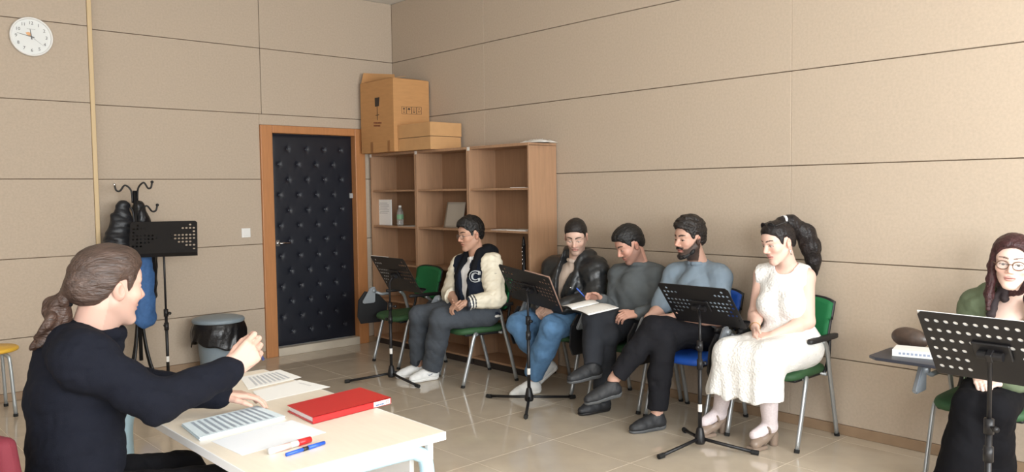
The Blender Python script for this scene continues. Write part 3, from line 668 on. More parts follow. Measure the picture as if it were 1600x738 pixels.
def smin(a, b, k):
    if k <= 0: return np.minimum(a, b)
    h = np.clip(0.5 + 0.5 * (b - a) / k, 0, 1)
    return b * (1 - h) + a * h - k * h * (1 - h)
class Field:
    """list of soft primitives; ops: add (smooth union), sub (smooth carve), clip (intersection)"""
    def __init__(s): s.ops = []
    def cap(s, a, b, ra, rb=None, k=0.02, op='add', scale=None, frame=None):
        s.ops.append((op, 'cap', (np.array(a, float), np.array(b, float), ra, ra if rb is None else rb), k)); return s
    def chain(s, pts, rs, k=0.015, op='add'):
        for i in range(len(pts) - 1): s.cap(pts[i], pts[i + 1], rs[i], rs[i + 1], k, op)
        return s
    def ell(s, c, r, R=None, k=0.02, op='add'):
        s.ops.append((op, 'ell', (np.array(c, float), np.array(r, float), np.eye(3) if R is None else np.array(R, float)), k)); return s
    def sph(s, c, r, k=0.02, op='add'): return s.ell(c, (r, r, r), None, k, op)
    def rbox(s, c, half, R=None, rad=0.01, k=0.01, op='add'):
        s.ops.append((op, 'box', (np.array(c, float), np.array(half, float), np.eye(3) if R is None else np.array(R, float), rad), k)); return s
    def plane(s, p, n, k=0.004):          # keep the side opposite to n
        n = np.array(n, float); s.ops.append(('clip', 'plane', (np.array(p, float), n / np.linalg.norm(n)), k)); return s
    def fn(s, f, op='clip', k=0.004): s.ops.append((op, 'fn', f, k)); return s
    def bounds(s, pad):
        lo, hi = np.full(3, 1e9), np.full(3, -1e9)
        for op, ty, a, k in s.ops:
            if op != 'add': continue
            if ty == 'cap': r = max(a[2], a[3]); l, h = np.minimum(a[0], a[1]) - r, np.maximum(a[0], a[1]) + r
            elif ty == 'ell':
                e = np.abs(a[2]) @ a[1]; l, h = a[0] - e, a[0] + e
            elif ty == 'box':
                e = np.abs(a[2]) @ (a[1] + a[3]); l, h = a[0] - e, a[0] + e
            else: continue
            lo, hi = np.minimum(lo, l), np.maximum(hi, h)
        return lo - pad, hi + pad
    def mesh(s, h, lo=None, hi=None, disp=None, pad=0.02, close=True):
        l0, h0 = s.bounds(pad)
        if lo is not None: l0 = np.maximum(l0, lo)
        if hi is not None: h0 = np.minimum(h0, hi)
        n = np.maximum(((h0 - l0) / h).astype(int) + 2, 4)
        ax = [l0[i] + h * np.arange(n[i]) for i in range(3)]
        F = np.full(n, 0.2, np.float32)
        def grid(sl): return np.stack(np.meshgrid(*[ax[i][sl[i]] for i in range(3)], indexing='ij'), -1).astype(np.float32)
        for op, ty, a, k in s.ops:
            if ty == 'cap': r = max(a[2], a[3]); l, u = np.minimum(a[0], a[1]) - r, np.maximum(a[0], a[1]) + r
            elif ty == 'ell': e = np.abs(a[2]) @ a[1]; l, u = a[0] - e, a[0] + e
            elif ty == 'box': e = np.abs(a[2]) @ (a[1] + a[3]); l, u = a[0] - e, a[0] + e
            else: l, u = l0, h0
            m = k + 3 * h + 0.012
            sl = []
            for i in range(3):
                i0 = max(0, int((l[i] - m - l0[i]) / h)); i1 = min(n[i], int((u[i] + m - l0[i]) / h) + 2); sl.append(slice(i0, max(i0, i1)))
            sl = tuple(sl)
            if min(x.stop - x.start for x in sl) <= 0: continue
            P = grid(sl)
            if ty == 'cap':
                ab = (a[1] - a[0]).astype(np.float32); L = max(float(ab @ ab), 1e-9); t = np.clip(((P - a[0].astype(np.float32)) @ ab) / L, 0, 1)
                d = np.linalg.norm(P - a[0].astype(np.float32) - t[..., None] * ab, axis=-1) - (a[2] + (a[3] - a[2]) * t)
            elif ty == 'ell':
                q = (P - a[0].astype(np.float32)) @ a[2].astype(np.float32); k0 = np.linalg.norm(q / a[1].astype(np.float32), axis=-1); k1 = np.linalg.norm(q / (a[1] ** 2).astype(np.float32), axis=-1)
                d = k0 * (k0 - 1) / np.maximum(k1, 1e-6)
            elif ty == 'box':
                q = np.abs((P - a[0].astype(np.float32)) @ a[2].astype(np.float32)) - a[1].astype(np.float32); d = np.linalg.norm(np.maximum(q, 0), axis=-1) + np.minimum(q.max(-1), 0) - a[3]
            elif ty == 'plane': d = (P - a[0].astype(np.float32)) @ a[1].astype(np.float32)
            else: d = a(P)
            f = F[sl]
            if op == 'add': F[sl] = smin(f, d, k)
            elif op == 'sub': F[sl] = -smin(-f, d, k)
            else: F[sl] = -smin(-f, -d, k)
        if disp is not None:
            mk = np.abs(F) < 0.035; ii = np.argwhere(mk)
            if len(ii): F[mk] += disp(l0 + ii * h).astype(np.float32)
        if close:
          F[0], F[-1] = np.maximum(F[0], 1e-4), np.maximum(F[-1], 1e-4); F[:, 0], F[:, -1] = np.maximum(F[:, 0], 1e-4), np.maximum(F[:, -1], 1e-4); F[:, :, 0], F[:, :, -1] = np.maximum(F[:, :, 0], 1e-4), np.maximum(F[:, :, -1], 1e-4)
        return surface_nets(F, l0, h)
def np_mesh(name, V, Q, col=None):
    me = bpy.data.meshes.new(name)
    me.vertices.add(len(V)); me.vertices.foreach_set('co', np.asarray(V, np.float32).ravel())
    me.loops.add(len(Q) * 4); me.loops.foreach_set('vertex_index', np.asarray(Q, np.int32).ravel())
    me.polygons.add(len(Q)); me.polygons.foreach_set('loop_start', np.arange(len(Q), dtype=np.int32) * 4); me.polygons.foreach_set('loop_total', np.full(len(Q), 4, np.int32))
    me.polygons.foreach_set('use_smooth', np.ones(len(Q), bool))
    me.update(calc_edges=True); me.validate()
    if col is not None:
        at_ = me.color_attributes.new('Col', 'FLOAT_COLOR', 'POINT'); c = np.ones((len(V), 4), np.float32); c[:, :3] = col; at_.data.foreach_set('color', c.ravel())
    return me
def blob(name, field, h, material, parent, origin, disp=None, col=None, lo=None, hi=None):
    """mesh a field (world coordinates) into an object under parent whose origin is `origin`"""
    V, Q = field.mesh(h, lo, hi, disp)
    me = np_mesh(name, V - np.array(origin), Q, col(V) if col else None)
    return link(name, me, material, parent)
def folds(seed, amp, freq, stretch=(1, 1, 1), n=5):
    rg = np.random.RandomState(seed); K = rg.normal(size=(n, 3)); K /= np.linalg.norm(K, axis=1)[:, None]; K = K * np.array(stretch) * freq * rg.uniform(0.6, 1.6, (n, 1)); ph = rg.uniform(0, 6.28, n); K2 = rg.normal(size=(n, 3)) * freq * 0.35; p2 = rg.uniform(0, 6.28, n)
    def f(P):
        d = np.zeros(len(P))
        for i in range(n):
            q = np.sin(P @ K[i] + ph[i] + 1.6 * np.sin(P @ K2[i] + p2[i])); d += (q if i % 2 else (1 - 2.0 * np.abs(q) ** 0.75) * 0.9)
        return amp * d / n * 1.7
    return f
def rotm(yaw, pitch=0.0, roll=0.0):
    """columns: forward, left, up"""
    R = Matrix.Rotation(yaw, 3, 'Z') @ Matrix.Rotation(pitch, 3, 'Y') @ Matrix.Rotation(roll, 3, 'X')
    return np.array(R)
def unit(v): v = np.array(v, float); return v / np.linalg.norm(v)

# ================================================================== coat rack and coats
rk = np.array([2.715, 0.26, 0.0])
rack = tag(empty('coat_rack', tuple(rk)), 'black metal coat stand with curled hooks behind the teacher', 'coat rack')
bm = BM(); add_tube(bm, [(0, 0, 0.2), (0, 0, 1.60)], 0.016, 10); obj('pole', bm, M_BLACKMET, rack, True)
for k, (dx, dz, sgn) in enumerate(((0.085, 0.0, 1), (-0.07, 0.02, 1), (0.06, -0.17, 1), (-0.09, -0.17, 1))):
    y_ = 0.05 if k % 2 else -0.02
    bm = BM(); pts = smooth_path([(0.25 * dx, 0, 1.50 + dz), (0.3 * dx, y_ * 0.4, 1.60 + dz), (0.8 * dx, y_, 1.645 + dz), (1.25 * dx, y_, 1.60 + dz), (1.6 * dx, y_, 1.605 + dz), (1.75 * dx, y_, 1.65 + dz)], 5); add_tube(bm, pts, 0.0075, 8); h = obj('hook', bm, M_BLACKMET, rack, True)
    bm = BM(); bmesh.ops.create_uvsphere(bm, u_segments=10, v_segments=6, radius=0.013, matrix=Matrix.Translation(pts[-1])); obj('hook_tip', bm, M_CHROME if k in (0, 2) else M_BLACKMET, h, True)
for k in range(4):
    a = k * PI / 2 + 0.6; ca, sa = math.cos(a), math.sin(a)
    bm = BM(); add_tube(bm, smooth_path([(0.02 * ca, 0.02 * sa, 0.62), (0.035 * ca, 0.035 * sa, 0.45), (0.07 * ca, 0.07 * sa, 0.25), (0.13 * ca, 0.13 * sa, 0.08), (0.2 * ca, 0.2 * sa, 0.012)], 5), 0.011, 8); obj('foot', bm, M_BLACKMET, rack, True)
# a puffy black jacket on the left hooks
M_BLKJ = mat('black_nylon', srgb(27, 29, 34), 0.4, spec=0.4, bump=0.15, bscale=90)
M_BLKL = mat('black_leather_coat', srgb(24, 24, 27), 0.35, spec=0.45, bump=0.1, bscale=120)
M_DENIM = mat('blue_denim_coat', srgb(58, 98, 150), 0.75, noise=0.12, nscale=50, bump=0.15, bscale=300)
def coat(field, label, mt, dsp, yc, flat):
    V, Q = field.mesh(0.009, None, None, dsp); V[:, 1] = yc + (V[:, 1] - yc) * flat
    c = np.array([V[:, 0].mean(), yc, V[:, 2].min()]); o = link('hanging_jacket', np_mesh('hanging_jacket', V - c, Q), mt); o.location = tuple(c); return tag(o, label, 'jacket', 'coats on the coat stand')
f = Field(); c0 = np.array([2.785, 0.24, 0])
f.cap(c0 + (0.02, 0, 1.47), c0 + (0.045, 0, 1.17), 0.05, 0.125, 0.04).cap(c0 + (0.045, 0, 1.17), c0 + (0.06, 0, 0.85), 0.125, 0.13, 0.04).cap(c0 + (0.06, 0.0, 1.38), c0 + (0.16, 0.05, 1.0), 0.05, 0.062, 0.03)
coat(f, 'quilted black jacket hanging on the left side of the coat stand', M_BLKJ, folds(4, 0.009, 30, (0.6, 0.6, 1.6)), 0.24, 0.75)
f = Field(); c0 = np.array([2.62, 0.20, 0])
f.cap(c0 + (0.05, 0.0, 1.47), c0 + (0.0, 0.0, 1.2), 0.045, 0.085, 0.04).cap(c0 + (0.0, 0, 1.2), c0 + (-0.01, 0, 0.74), 0.085, 0.06, 0.03)
coat(f, 'black leather jacket hanging on the right side of the coat stand', M_BLKL, folds(9, 0.008, 34, (2.0, 2.0, 0.5)), 0.20, 0.8)
f = Field(); c0 = np.array([2.675, 0.33, 0])
f.cap(c0 + (0.0, 0.0, 1.12), c0 + (0.0, 0.0, 0.92), 0.035, 0.06, 0.03).cap(c0 + (0.0, 0.0, 0.92), c0 + (0.02, 0.0, 0.56), 0.06, 0.085, 0.03)
coat(f, 'blue denim jacket hanging low on the coat stand behind the teacher', M_DENIM, folds(12, 0.008, 34, (2.2, 2.2, 0.4)), 0.33, 0.6)
# ================================================================== waste bin
bc = at(338, 580, 'z', 0.0); bc[1] = max(bc[1], 0.27)
wb = tag(empty('waste_bin', (bc[0], bc[1] + 0.02, 0)), 'grey plastic waste bin lined with a black bag, beside the door', 'bin')
M_BIN = mat('grey_plastic', srgb(132, 145, 154), 0.45)
bm = BM(); add_lathe(bm, [(0.001, 0.0), (0.150, 0.0), (0.156, 0.01), (0.185, 0.40), (0.19, 0.42)], 36); obj('bin_body', bm, M_BIN, wb, True)
bm = BM(); add_lathe(bm, [(0.215, 0.452), (0.22, 0.458), (0.22, 0.475), (0.212, 0.484), (0.17, 0.496), (0.09, 0.506), (0.001, 0.509)], 36); obj('lid', bm, M_BIN, wb, True)
NA, NZ = 120, 14; vs = []
for j in range(NZ + 1):
    v = j / NZ
    for i in range(NA):
        a = 2 * PI * i / NA; w_ = 0.45 * math.sin(7 * a + 1.2 * math.sin(3 * a) + 2 * v) + 0.2 * math.sin(19 * a + v * 6) + 0.3 * math.sin(4 * a + v * 7)
        low = 0.265 + 0.03 * math.sin(3 * a + 0.6) + 0.015 * math.sin(7 * a)
        z = 0.470 + (low - 0.470) * v; r = 0.2 + 0.022 * math.sin(min(1, v * 1.6) * PI * 0.6) + (0.014 * w_ + 0.012) * v ** 0.7
        vs.append((r * math.cos(a), r * math.sin(a), z + 0.006 * w_ * v))
fs = [(j * NA + i, j * NA + (i + 1) % NA, (j + 1) * NA + (i + 1) % NA, (j + 1) * NA + i) for j in range(NZ) for i in range(NA)]
me = bpy.data.meshes.new('bin_bag'); me.from_pydata(vs, [], fs); me.update()
o = link('bin_bag', me, mat('bag_black', srgb(20, 20, 23), 0.3, spec=0.5, bump=0.4, bscale=35), wb, True); o.modifiers.new('thick', 'SOLIDIFY').thickness = 0.002
# ================================================================== yellow school stool at the left edge
sx, sy = 3.80, 0.45
stl = tag(empty('school_stool', (sx, sy, 0)), 'stool with a yellow seat and grey tube legs at the left edge', 'stool')
bm = BM(); add_lathe(bm, [(0.001, 0.452), (0.16, 0.452), (0.172, 0.46), (0.172, 0.475), (0.16, 0.484), (0.001, 0.486)], 28); obj('seat', bm, mat('yellow_seat', srgb(226, 178, 60), 0.4), stl, True)
M_GTUBE = mat('grey_tube', srgb(170, 176, 178), 0.35, metal=0.4)
for dx, dy in ((-0.1, 0.19), (-0.11, -0.19), (0.1, 0.19), (0.11, -0.19)):
    bm = BM(); add_tube(bm, smooth_path([(dx * 0.5, dy * 0.4, 0.448), (dx * 0.75, dy * 0.72, 0.43), (dx * 0.85, dy * 0.82, 0.38), (dx, dy, 0.012)], 5), 0.0125, 8); l = obj('leg', bm, M_GTUBE, stl, True)
    bm = BM(); add_tube(bm, [(dx, dy, 0.0), (dx, dy, 0.02)], 0.016, 8); obj('foot_cap', bm, M_RUB, l)
# ================================================================== desk
M_DTOP = mat('desk_laminate', srgb(232, 222, 206), 0.32, noise=0.03, nscale=6, stretch=(10, 1, 1))
M_DEDGE = mat('desk_edge_white', srgb(236, 236, 236), 0.4)
M_LBLUE = mat('pale_blue_metal', srgb(178, 210, 226), 0.4)
DKX0, DKX1, DKY0, DKY1, DKZ = 3.21, 3.90, 3.60, 5.03, 0.72
desk = tag(empty('desk', (DKX0, DKY1, 0)), 'cream-topped teacher\'s desk with pale blue legs in the foreground', 'desk')
DL, DW = DKY1 - DKY0, DKX1 - DKX0
bm = BM(); box2(bm, (0.002, -DL + 0.002, DKZ - 0.026), (DW - 0.002, -0.002, DKZ), 0.001); obj('desk_top', bm, M_DTOP, desk)
for a, b in (((0, -0.0025, DKZ - 0.028), (DW, 0.002, DKZ - 0.0003)), ((0, -DL - 0.002, DKZ - 0.028), (DW, -DL + 0.0025, DKZ - 0.0003)), ((-0.002, -DL, DKZ - 0.028), (0.0025, 0, DKZ - 0.0003)), ((DW - 0.0025, -DL, DKZ - 0.028), (DW + 0.002, 0, DKZ - 0.0003))):
    bm = BM(); box2(bm, a, b); obj('edge_band', bm, M_DEDGE, desk)
for y in (-0.045, -DL + 0.045):
    bm = BM(); pts = smooth_path([(0.05, y, 0.012), (0.05, y, 0.4), (0.052, y, 0.60), (0.09, y, 0.652), (0.16, y, 0.664), (DW - 0.16, y, 0.664), (DW - 0.09, y, 0.652), (DW - 0.052, y, 0.60), (DW - 0.05, y, 0.4), (DW - 0.05, y, 0.012)], 6); add_tube(bm, pts, 0.026, 12); l = obj('leg_frame', bm, M_LBLUE, desk, True)
    bm = BM(); add_tube(bm, [(0.05, y, 0.12), (DW - 0.05, y, 0.12)], 0.016, 10); obj('stretcher', bm, M_LBLUE, l, True)
    for x in (0.05, DW - 0.05):
        bm = BM(); add_tube(bm, [(x, y, 0.0), (x, y, 0.03)], 0.026, 10); obj('foot_cap', bm, M_RUB, l)
bm = BM(); box2(bm, (0.06, -DL + 0.11, 0.30), (0.078, -0.11, 0.69)); obj('modesty_panel', bm, M_DEDGE, desk)
for x in (0.03, DW - 0.05):
    bm = BM(); box2(bm, (x, -0.055, 0.62), (x + 0.02, -0.035, DKZ - 0.027)); obj('corner_bracket', bm, M_DEDGE, desk)
# things on the desk; corners taken from the photo, resting on the desk top
ZT = DKZ + 0.0005
def quad_thing(name, px, z, h, mt, label, cat):
    o = slab_px(name, px, z, h, mt); return tag(o, label, cat)
M_STAFF = mat('staff_ink', srgb(120, 122, 130), 0.8)
def inked(o, px, z, rows, inset=0.1, wd=0.0012, group=5, gap=0.0028, cols=1, name='printed_lines', mt=None):
    """rows of printed lines on a quad sheet (corners a b c d), child of o"""
    P = [at(x, y, 'z', z) - np.array(o.location) for x, y in px]
    L = lambda u, v: (P[0] * (1 - u) + P[1] * u) * (1 - v) + (P[3] * (1 - u) + P[2] * u) * v
    dv = np.linalg.norm(P[3] - P[0]); bm = BM()
    for r in range(rows):
        v0 = inset + (1 - 2 * inset) * (r + 0.5) / rows
        for g in range(group):
            v = v0 + (g - (group - 1) / 2) * gap / dv; hv = wd / dv / 2
            q = [L(inset, v - hv), L(1 - inset, v - hv), L(1 - inset, v + hv), L(inset, v + hv)]
            bm.faces.new([bm.verts.new(tuple(p + np.array([0, 0, 0.0004]))) for p in q])
    ob = obj(name, bm, mt or M_STAFF, o); return ob
q1 = [(375, 590), (437, 578), (471, 590), (388, 609)]
o = quad_thing('score_sheet', q1, ZT, 0.0008, M_PAPER, 'printed sheet at the far end of the desk, behind the raised hand', 'paper'); inked(o, [q1[1], q1[2], q1[3], q1[0]], ZT + 0.0008, 8, 0.14, 0.001, 4, 0.0026, mt=mat('staff_pale', srgb(150, 158, 172), 0.8))
q2 = [(395, 612), (468, 594), (516, 605), (408, 629)]
o = quad_thing('score_sheet', q2, ZT + 0.001, 0.0008, M_PAPER, 'mostly blank white sheet lying between the far printed sheet and red binder', 'paper'); inked(o, [(466, 597), (490, 603), (486, 604.5), (462, 598.5)], ZT + 0.0018, 2, 0.1, 0.0015, 1)
q3 = [(284, 662), (402, 634), (445, 650), (312, 684)]
sb = tag(empty('score_book', (0, 0, 0)), 'thick pale blue stack of sheet music under the teacher\'s left hand', 'sheet music')
P3 = [at(x, y, 'z', ZT + 0.012) for x, y in q3]; c3 = sum(P3) / 4; sb.location = (c3[0], c3[1], ZT)
for k in range(4):
    bm = BM(); jig = np.array([0.002 * math.sin(k * 2.1), 0.003 * math.cos(k * 1.7), 0])
    add_prism(bm, [tuple(p - np.array([c3[0], c3[1], ZT + 0.012]) + jig + np.array([0, 0, 0.003 * k])) for p in P3], (0, 0, 0.0028)); obj('pages', bm, mat('paper_blueish', srgb(214, 228, 236), 0.75), sb)
inked(sb, [q3[1], q3[2], q3[3], q3[0]], ZT + 0.0122, 11, 0.07, 0.0012, 5, 0.0024, mt=mat('staff_pale', srgb(150, 158, 172), 0.8))
q4 = [(330, 690), (456, 657), (509, 676), (378, 712)]
quad_thing('paper_sheet', q4, ZT, 0.0007, mat('paper_cool', srgb(232, 236, 242), 0.75), 'blank white sheet on the desk between the sheet music and markers', 'paper')
q5 = [(455, 640), (566, 611), (612, 631), (490, 660)]
quad_thing('paper_sheet', q5, ZT, 0.0006, M_PAPER, 'white sheet sticking out from under the red binder', 'paper')
q6 = [(449, 634), (563, 606), (611, 622), (489, 653)]
zb = ZT + 0.001; P6 = [at(x, y, 'z', zb + 0.024) for x, y in q6]; c6 = sum(P6) / 4
bd = tag(empty('ring_binder', (c6[0], c6[1], zb)), 'red binder with a white spine label lying on the desk', 'binder')
M_RED = mat('red_vinyl', srgb(196, 38, 40), 0.3, spec=0.5)
loc6 = [p - np.array([c6[0], c6[1], zb + 0.024]) for p in P6]
for z0, h, nm in ((0.0, 0.003, 'cover'), (0.0225, 0.003, 'cover')):
    bm = BM(); add_prism(bm, [tuple(p + np.array([0, 0, z0])) for p in loc6], (0, 0, h)); obj(nm, bm, M_RED, bd)
ins = [loc6[i] * 0.955 for i in range(4)]
bm = BM(); add_prism(bm, [tuple(p + np.array([0, 0, 0.0032])) for p in ins], (0, 0, 0.019)); obj('pages', bm, M_PAPER, bd)
a, b = loc6[3], loc6[2]; nv = unit(np.cross(b - a, (0, 0, 1)));
bm = BM(); add_prism(bm, [tuple(p) for p in (a, b, b - nv * 0.003, a - nv * 0.003)], (0, 0, 0.0255)); obj('spine', bm, M_RED, bd)
la, lb = a + (b - a) * 0.76, a + (b - a) * 0.985
sgn = 1 if (nv @ (loc6[3] - loc6[0])) > 0 else -1
bm = BM(); add_prism(bm, [tuple(p + nv * 0.0006 * sgn + np.array([0, 0, 0.003])) for p in (la, lb)] + [tuple(p + nv * 0.0006 * sgn + np.array([0, 0, 0.0225])) for p in (lb, la)], tuple(nv * 0.0008 * sgn)); lbl = obj('spine_label', bm, M_STICK, bd)
bm = BM()
for t0, t1, z0, z1 in ((0.12, 0.30, 0.006, 0.012), (0.34, 0.42, 0.006, 0.012), (0.45, 0.6, 0.006, 0.012), (0.12, 0.62, 0.017, 0.0185)):
    pa, pc = la + (lb - la) * t0, la + (lb - la) * t1
    add_prism(bm, [tuple(p + nv * 0.0014 * sgn + np.array([0, 0, z])) for p, z in ((pa, z0), (pc, z0), (pc, z1), (pa, z1))], tuple(nv * 0.0004 * sgn))
obj('label_print', bm, mat('label_blue', srgb(70, 90, 130), 0.7), lbl)
bm = BM(); pc = la + (lb - la) * 0.82 + nv * 0.0016 * sgn + np.array([0, 0, 0.0128]); tdir = unit(lb - la)
add_tube(bm, [tuple(pc + tdir * 0.0055 * math.cos(t) + np.array([0, 0, 0.0055 * math.sin(t)])) for t in np.linspace(0, 2 * PI, 13)], 0.0012, 5, False); obj('label_seal', bm, mat('seal_red', srgb(190, 70, 60), 0.7), lbl)
def pen(name, pa, pb, r, parts, label):
    A, B = at(pa[0], pa[1], 'z', ZT + r), at(pb[0], pb[1], 'z', ZT + r); root = tag(empty(name, tuple((A + B) / 2 - np.array([0, 0, r]))), label, 'pen'); O = np.array(root.location)
    for nm, t0, t1, rr0, rr1, mt in parts:
        bm = BM(); add_tube(bm, [tuple(A + (B - A) * t0 - O), tuple(A + (B - A) * t1 - O)], [rr0 * r, rr1 * r], 14); obj(nm, bm, mt, root, True)
M_BLUEP = mat('blue_pen', srgb(36, 84, 190), 0.35)
M_MARKR = mat('red_cap', srgb(196, 30, 34), 0.35)
pen('whiteboard_marker', (420, 706), (485, 687), 0.0105, (('barrel', 0, 0.70, 1, 1, M_WHITEPL), ('printed_band', 0.12, 0.5, 1.02, 1.02, mat('marker_print', srgb(226, 190, 184), 0.5)), ('cap', 0.68, 1.0, 1.08, 1.0, M_MARKR)), 'white whiteboard marker with a red cap on the desk')
pen('ballpoint_pen', (447, 711), (507, 692), 0.0065, (('barrel', 0, 0.55, 0.9, 1, M_BLUEP), ('grip_ring', 0.42, 0.56, 1.08, 1.08, M_BLKPL), ('cap', 0.55, 1.0, 1.15, 0.9, M_BLUEP)), 'blue ballpoint pen lying next to the red-capped marker')
# ================================================================== red chair behind the teacher
rc = tag(empty('upholstered_chair', (4.285, 4.385, 0), PI + 0.40), 'dark red upholstered chair under the teacher at the desk', 'chair')
M_MAROON = mat('maroon_fabric', srgb(98, 22, 36), 0.8, bump=0.15, bscale=400)
bm = BM(); add_box(bm, (0.0, 0, 0.415), (0.46, 0.48, 0.07), None, 0.03, 4); obj('seat', bm, M_MAROON, rc, True)
bm = BM(); add_box(bm, (-0.275, 0, 0.70), (0.06, 0.47, 0.40), Matrix.Rotation(-0.14, 3, 'Y'), 0.028, 4); obj('backrest', bm, M_MAROON, rc, True)
for s in (-1, 1):
    bm = BM(); add_tube(bm, smooth_path([(0.21, s * 0.22, 0.01), (0.2, s * 0.22, 0.3), (0.16, s * 0.215, 0.40), (-0.1, s * 0.215, 0.41)], 4), 0.012, 8); obj('leg', bm, M_BLACKMET, rc, True)
    bm = BM(); add_tube(bm, smooth_path([(-0.27, s * 0.22, 0.01), (-0.235, s * 0.22, 0.3), (-0.235, s * 0.215, 0.5), (-0.285, s * 0.2, 0.75)], 4), 0.012, 8); obj('leg', bm, M_BLACKMET, rc, True)
# ================================================================== book and case on the open writing tablet
TZ = 0.6815
A_ = [at(x, y, 'z', TZ) for x, y in ((1392, 556), (1470, 573), (1468, 552), (1400, 540))]
bk = tag(empty('thick_book', (0, 0, 0)), 'thick white paperback lying on the open writing tablet', 'book')
pa = at(1394, 556, 'z', TZ); u_ = unit(np.array([-0.25, 0.97, 0])); v_ = np.array([-u_[1], u_[0], 0]); bk.location = tuple(pa)
def local_box(name, u0, u1, v0, v1, z0, z1, mt, par):
    bm = BM(); add_prism(bm, [tuple(u_ * a + v_ * b + np.array([0, 0, z0])) for a, b in ((u0, v0), (u1, v0), (u1, v1), (u0, v1))], (0, 0, z1 - z0)); return obj(name, bm, mt, par)
local_box('cover', 0, 0.21, -0.002, 0.14, 0, 0.0015, M_PAPER, bk); local_box('pages', 0.003, 0.207, 0.001, 0.137, 0.0015, 0.032, mat('page_edges', srgb(226, 222, 212), 0.8), bk); local_box('cover', 0, 0.21, -0.002, 0.14, 0.032, 0.0335, M_PAPER, bk)
local_box('spine', -0.0, 0.21, -0.0025, -0.0005, 0.0, 0.0335, M_PAPER, bk)
bm = BM()
for k in range(9): add_prism(bm, [tuple(u_ * a + v_ * (-0.003) + np.array([0, 0, z])) for a, z in ((0.03 + k * 0.019, 0.010), (0.043 + k * 0.019, 0.010), (0.043 + k * 0.019, 0.022), (0.03 + k * 0.019, 0.022))], tuple(-v_ * 0.0003))
obj('spine_print', bm, mat('spine_grey', srgb(150, 160, 180), 0.7), bk)
f = Field(); cc = at(1418, 524, 'x', 0.42); cc[2] = TZ + 0.062
f.ell(cc, (0.035, 0.085, 0.055), None, 0.01).ell(cc + (0, 0.04, -0.008), (0.035, 0.07, 0.05), None, 0.02).plane((0, 0, TZ + 0.0005), (0, 0, -1))
cs = tag(empty('spectacle_case', (cc[0], cc[1], TZ)), 'brown tortoiseshell pouch behind the book on the open writing tablet', 'case')
blob('case_shell', f, 0.006, mat('case_brown', srgb(72, 58, 50), 0.35, noise=0.3, nscale=30), cs, (cc[0], cc[1], TZ))
bm = BM(); add_box(bm, (0.032, 0.035, 0.05), (0.006, 0.03, 0.024), Matrix.Rotation(0.5, 3, 'X')); obj('white_tag', bm, M_STICK, cs)
# sheets resting on the stands
on_plate(pl1, 'score_booklet', -0.02, 0.247, -0.165, 0.168, 0.006, M_PAPER, 'score booklet on the stand beside the empty green chair, seen edge-on', 'sheet music')
on_plate(pl2, 'score_booklet', -0.247, -0.01, -0.165, 0.167, 0.012, mat('paper_tan', srgb(150, 120, 105), 0.7), 'brown score booklet on the stand in front of the leather jacket', 'sheet music')
on_plate(pl5, 'score_booklet', -0.248, 0.249, -0.165, 0.168, 0.004, M_PAPER, 'white score pages on the nearest music stand, seen through its holes', 'sheet music')
# ================================================================== people kit
SK = lambda r, g, b: np.array(srgb(r, g, b))
M_SKIN = mat('skin', (0.6, 0.4, 0.3), 0.5, spec=0.35, vcol=True, sss=0.06)
M_EYE = mat('eye', (0.8, 0.8, 0.8), 0.15, vcol=True)
def A3(*v): return np.array(v, float)
class Head:
    def __init__(s, c, yaw, pitch=0, roll=0, sc=1.0):
        s.c = np.array(c, float); s.R = rotm(math.radians(yaw), math.radians(pitch), math.radians(roll)); s.s = sc
    def w(s, x, y, z): return s.c + s.R @ (np.array([x, y, z], float) * s.s)
    def loc(s, P): return ((P - s.c.astype(P.dtype)) @ s.R.astype(P.dtype)) / s.s
def head_field(F, H, neck, nr=0.056, female=False, jaw=1.0):
    s, R = H.s, H.R
    E = lambda c, r, k=0.02, op='add', RR=None: F.ell(H.w(*c), np.array(r) * s, R if RR is None else R @ RR, k, op)
    C = lambda a, b, ra, rb, k=0.012, op='add': F.cap(H.w(*a), H.w(*b), ra * s, rb * s, k, op)
    F.cap(H.w(-0.022, 0, -0.05), neck, nr * s, (nr + 0.006) * s, 0.03)
    E((-0.014, 0, 0.028), (0.097, 0.076, 0.09)); E((0.026, 0, -0.035), (0.064, 0.058 * jaw, 0.08), 0.03)
    E((0.045, 0, 0.04), (0.045, 0.06, 0.045), 0.03)
    for q in (-1, 1):
        C((-0.012, q * 0.056 * jaw, -0.045), (0.062, q * 0.016, -0.103), 0.016, 0.014, 0.025)
        E((0.058, q * 0.040, -0.022), (0.024, 0.024, 0.022), 0.02)
        C((0.082, q * 0.010, 0.024), (0.066, q * 0.048, 0.026), 0.008, 0.007, 0.014)
        E((0.096, q * 0.031, 0.004), (0.016, 0.019, 0.0115), 0.010, 'sub')
        E((0.0725, q * 0.031, 0.004), (0.0145, 0.0165, 0.0125), 0.004)
        E((0.0775, q * 0.031, 0.0015), (0.014, 0.0125, 0.0032), 0.002, 'sub')
        E((-0.012, q * 0.079, -0.008), (0.019, 0.0085, 0.031), 0.006, 'add', np.array(Matrix.Rotation(-0.25, 3, 'Y')) @ np.array(Matrix.Rotation(q * 0.35, 3, 'Z')))
        E((-0.006, q * 0.0875, -0.006), (0.009, 0.006, 0.017), 0.005, 'sub')
        E((0.094, q * 0.0115, -0.0335), (0.0105, 0.009, 0.0075), 0.006)
    E((0.068, 0, -0.104), (0.017, 0.021, 0.015), 0.02)
    C((0.083, 0, 0.018), (0.108, 0, -0.026), 0.0075, 0.0105, 0.012)
    for q in (-1, 1): E((0.099, q * 0.0065, -0.040), (0.0045, 0.0035, 0.003), 0.002, 'sub')
    E((0.081, 0, -0.0585), (0.0125, 0.0235, 0.0062), 0.005); E((0.079, 0, -0.0705), (0.0125, 0.0195, 0.0072), 0.005)
    E((0.096, 0, -0.0645), (0.012, 0.022, 0.0014), 0.003, 'sub')
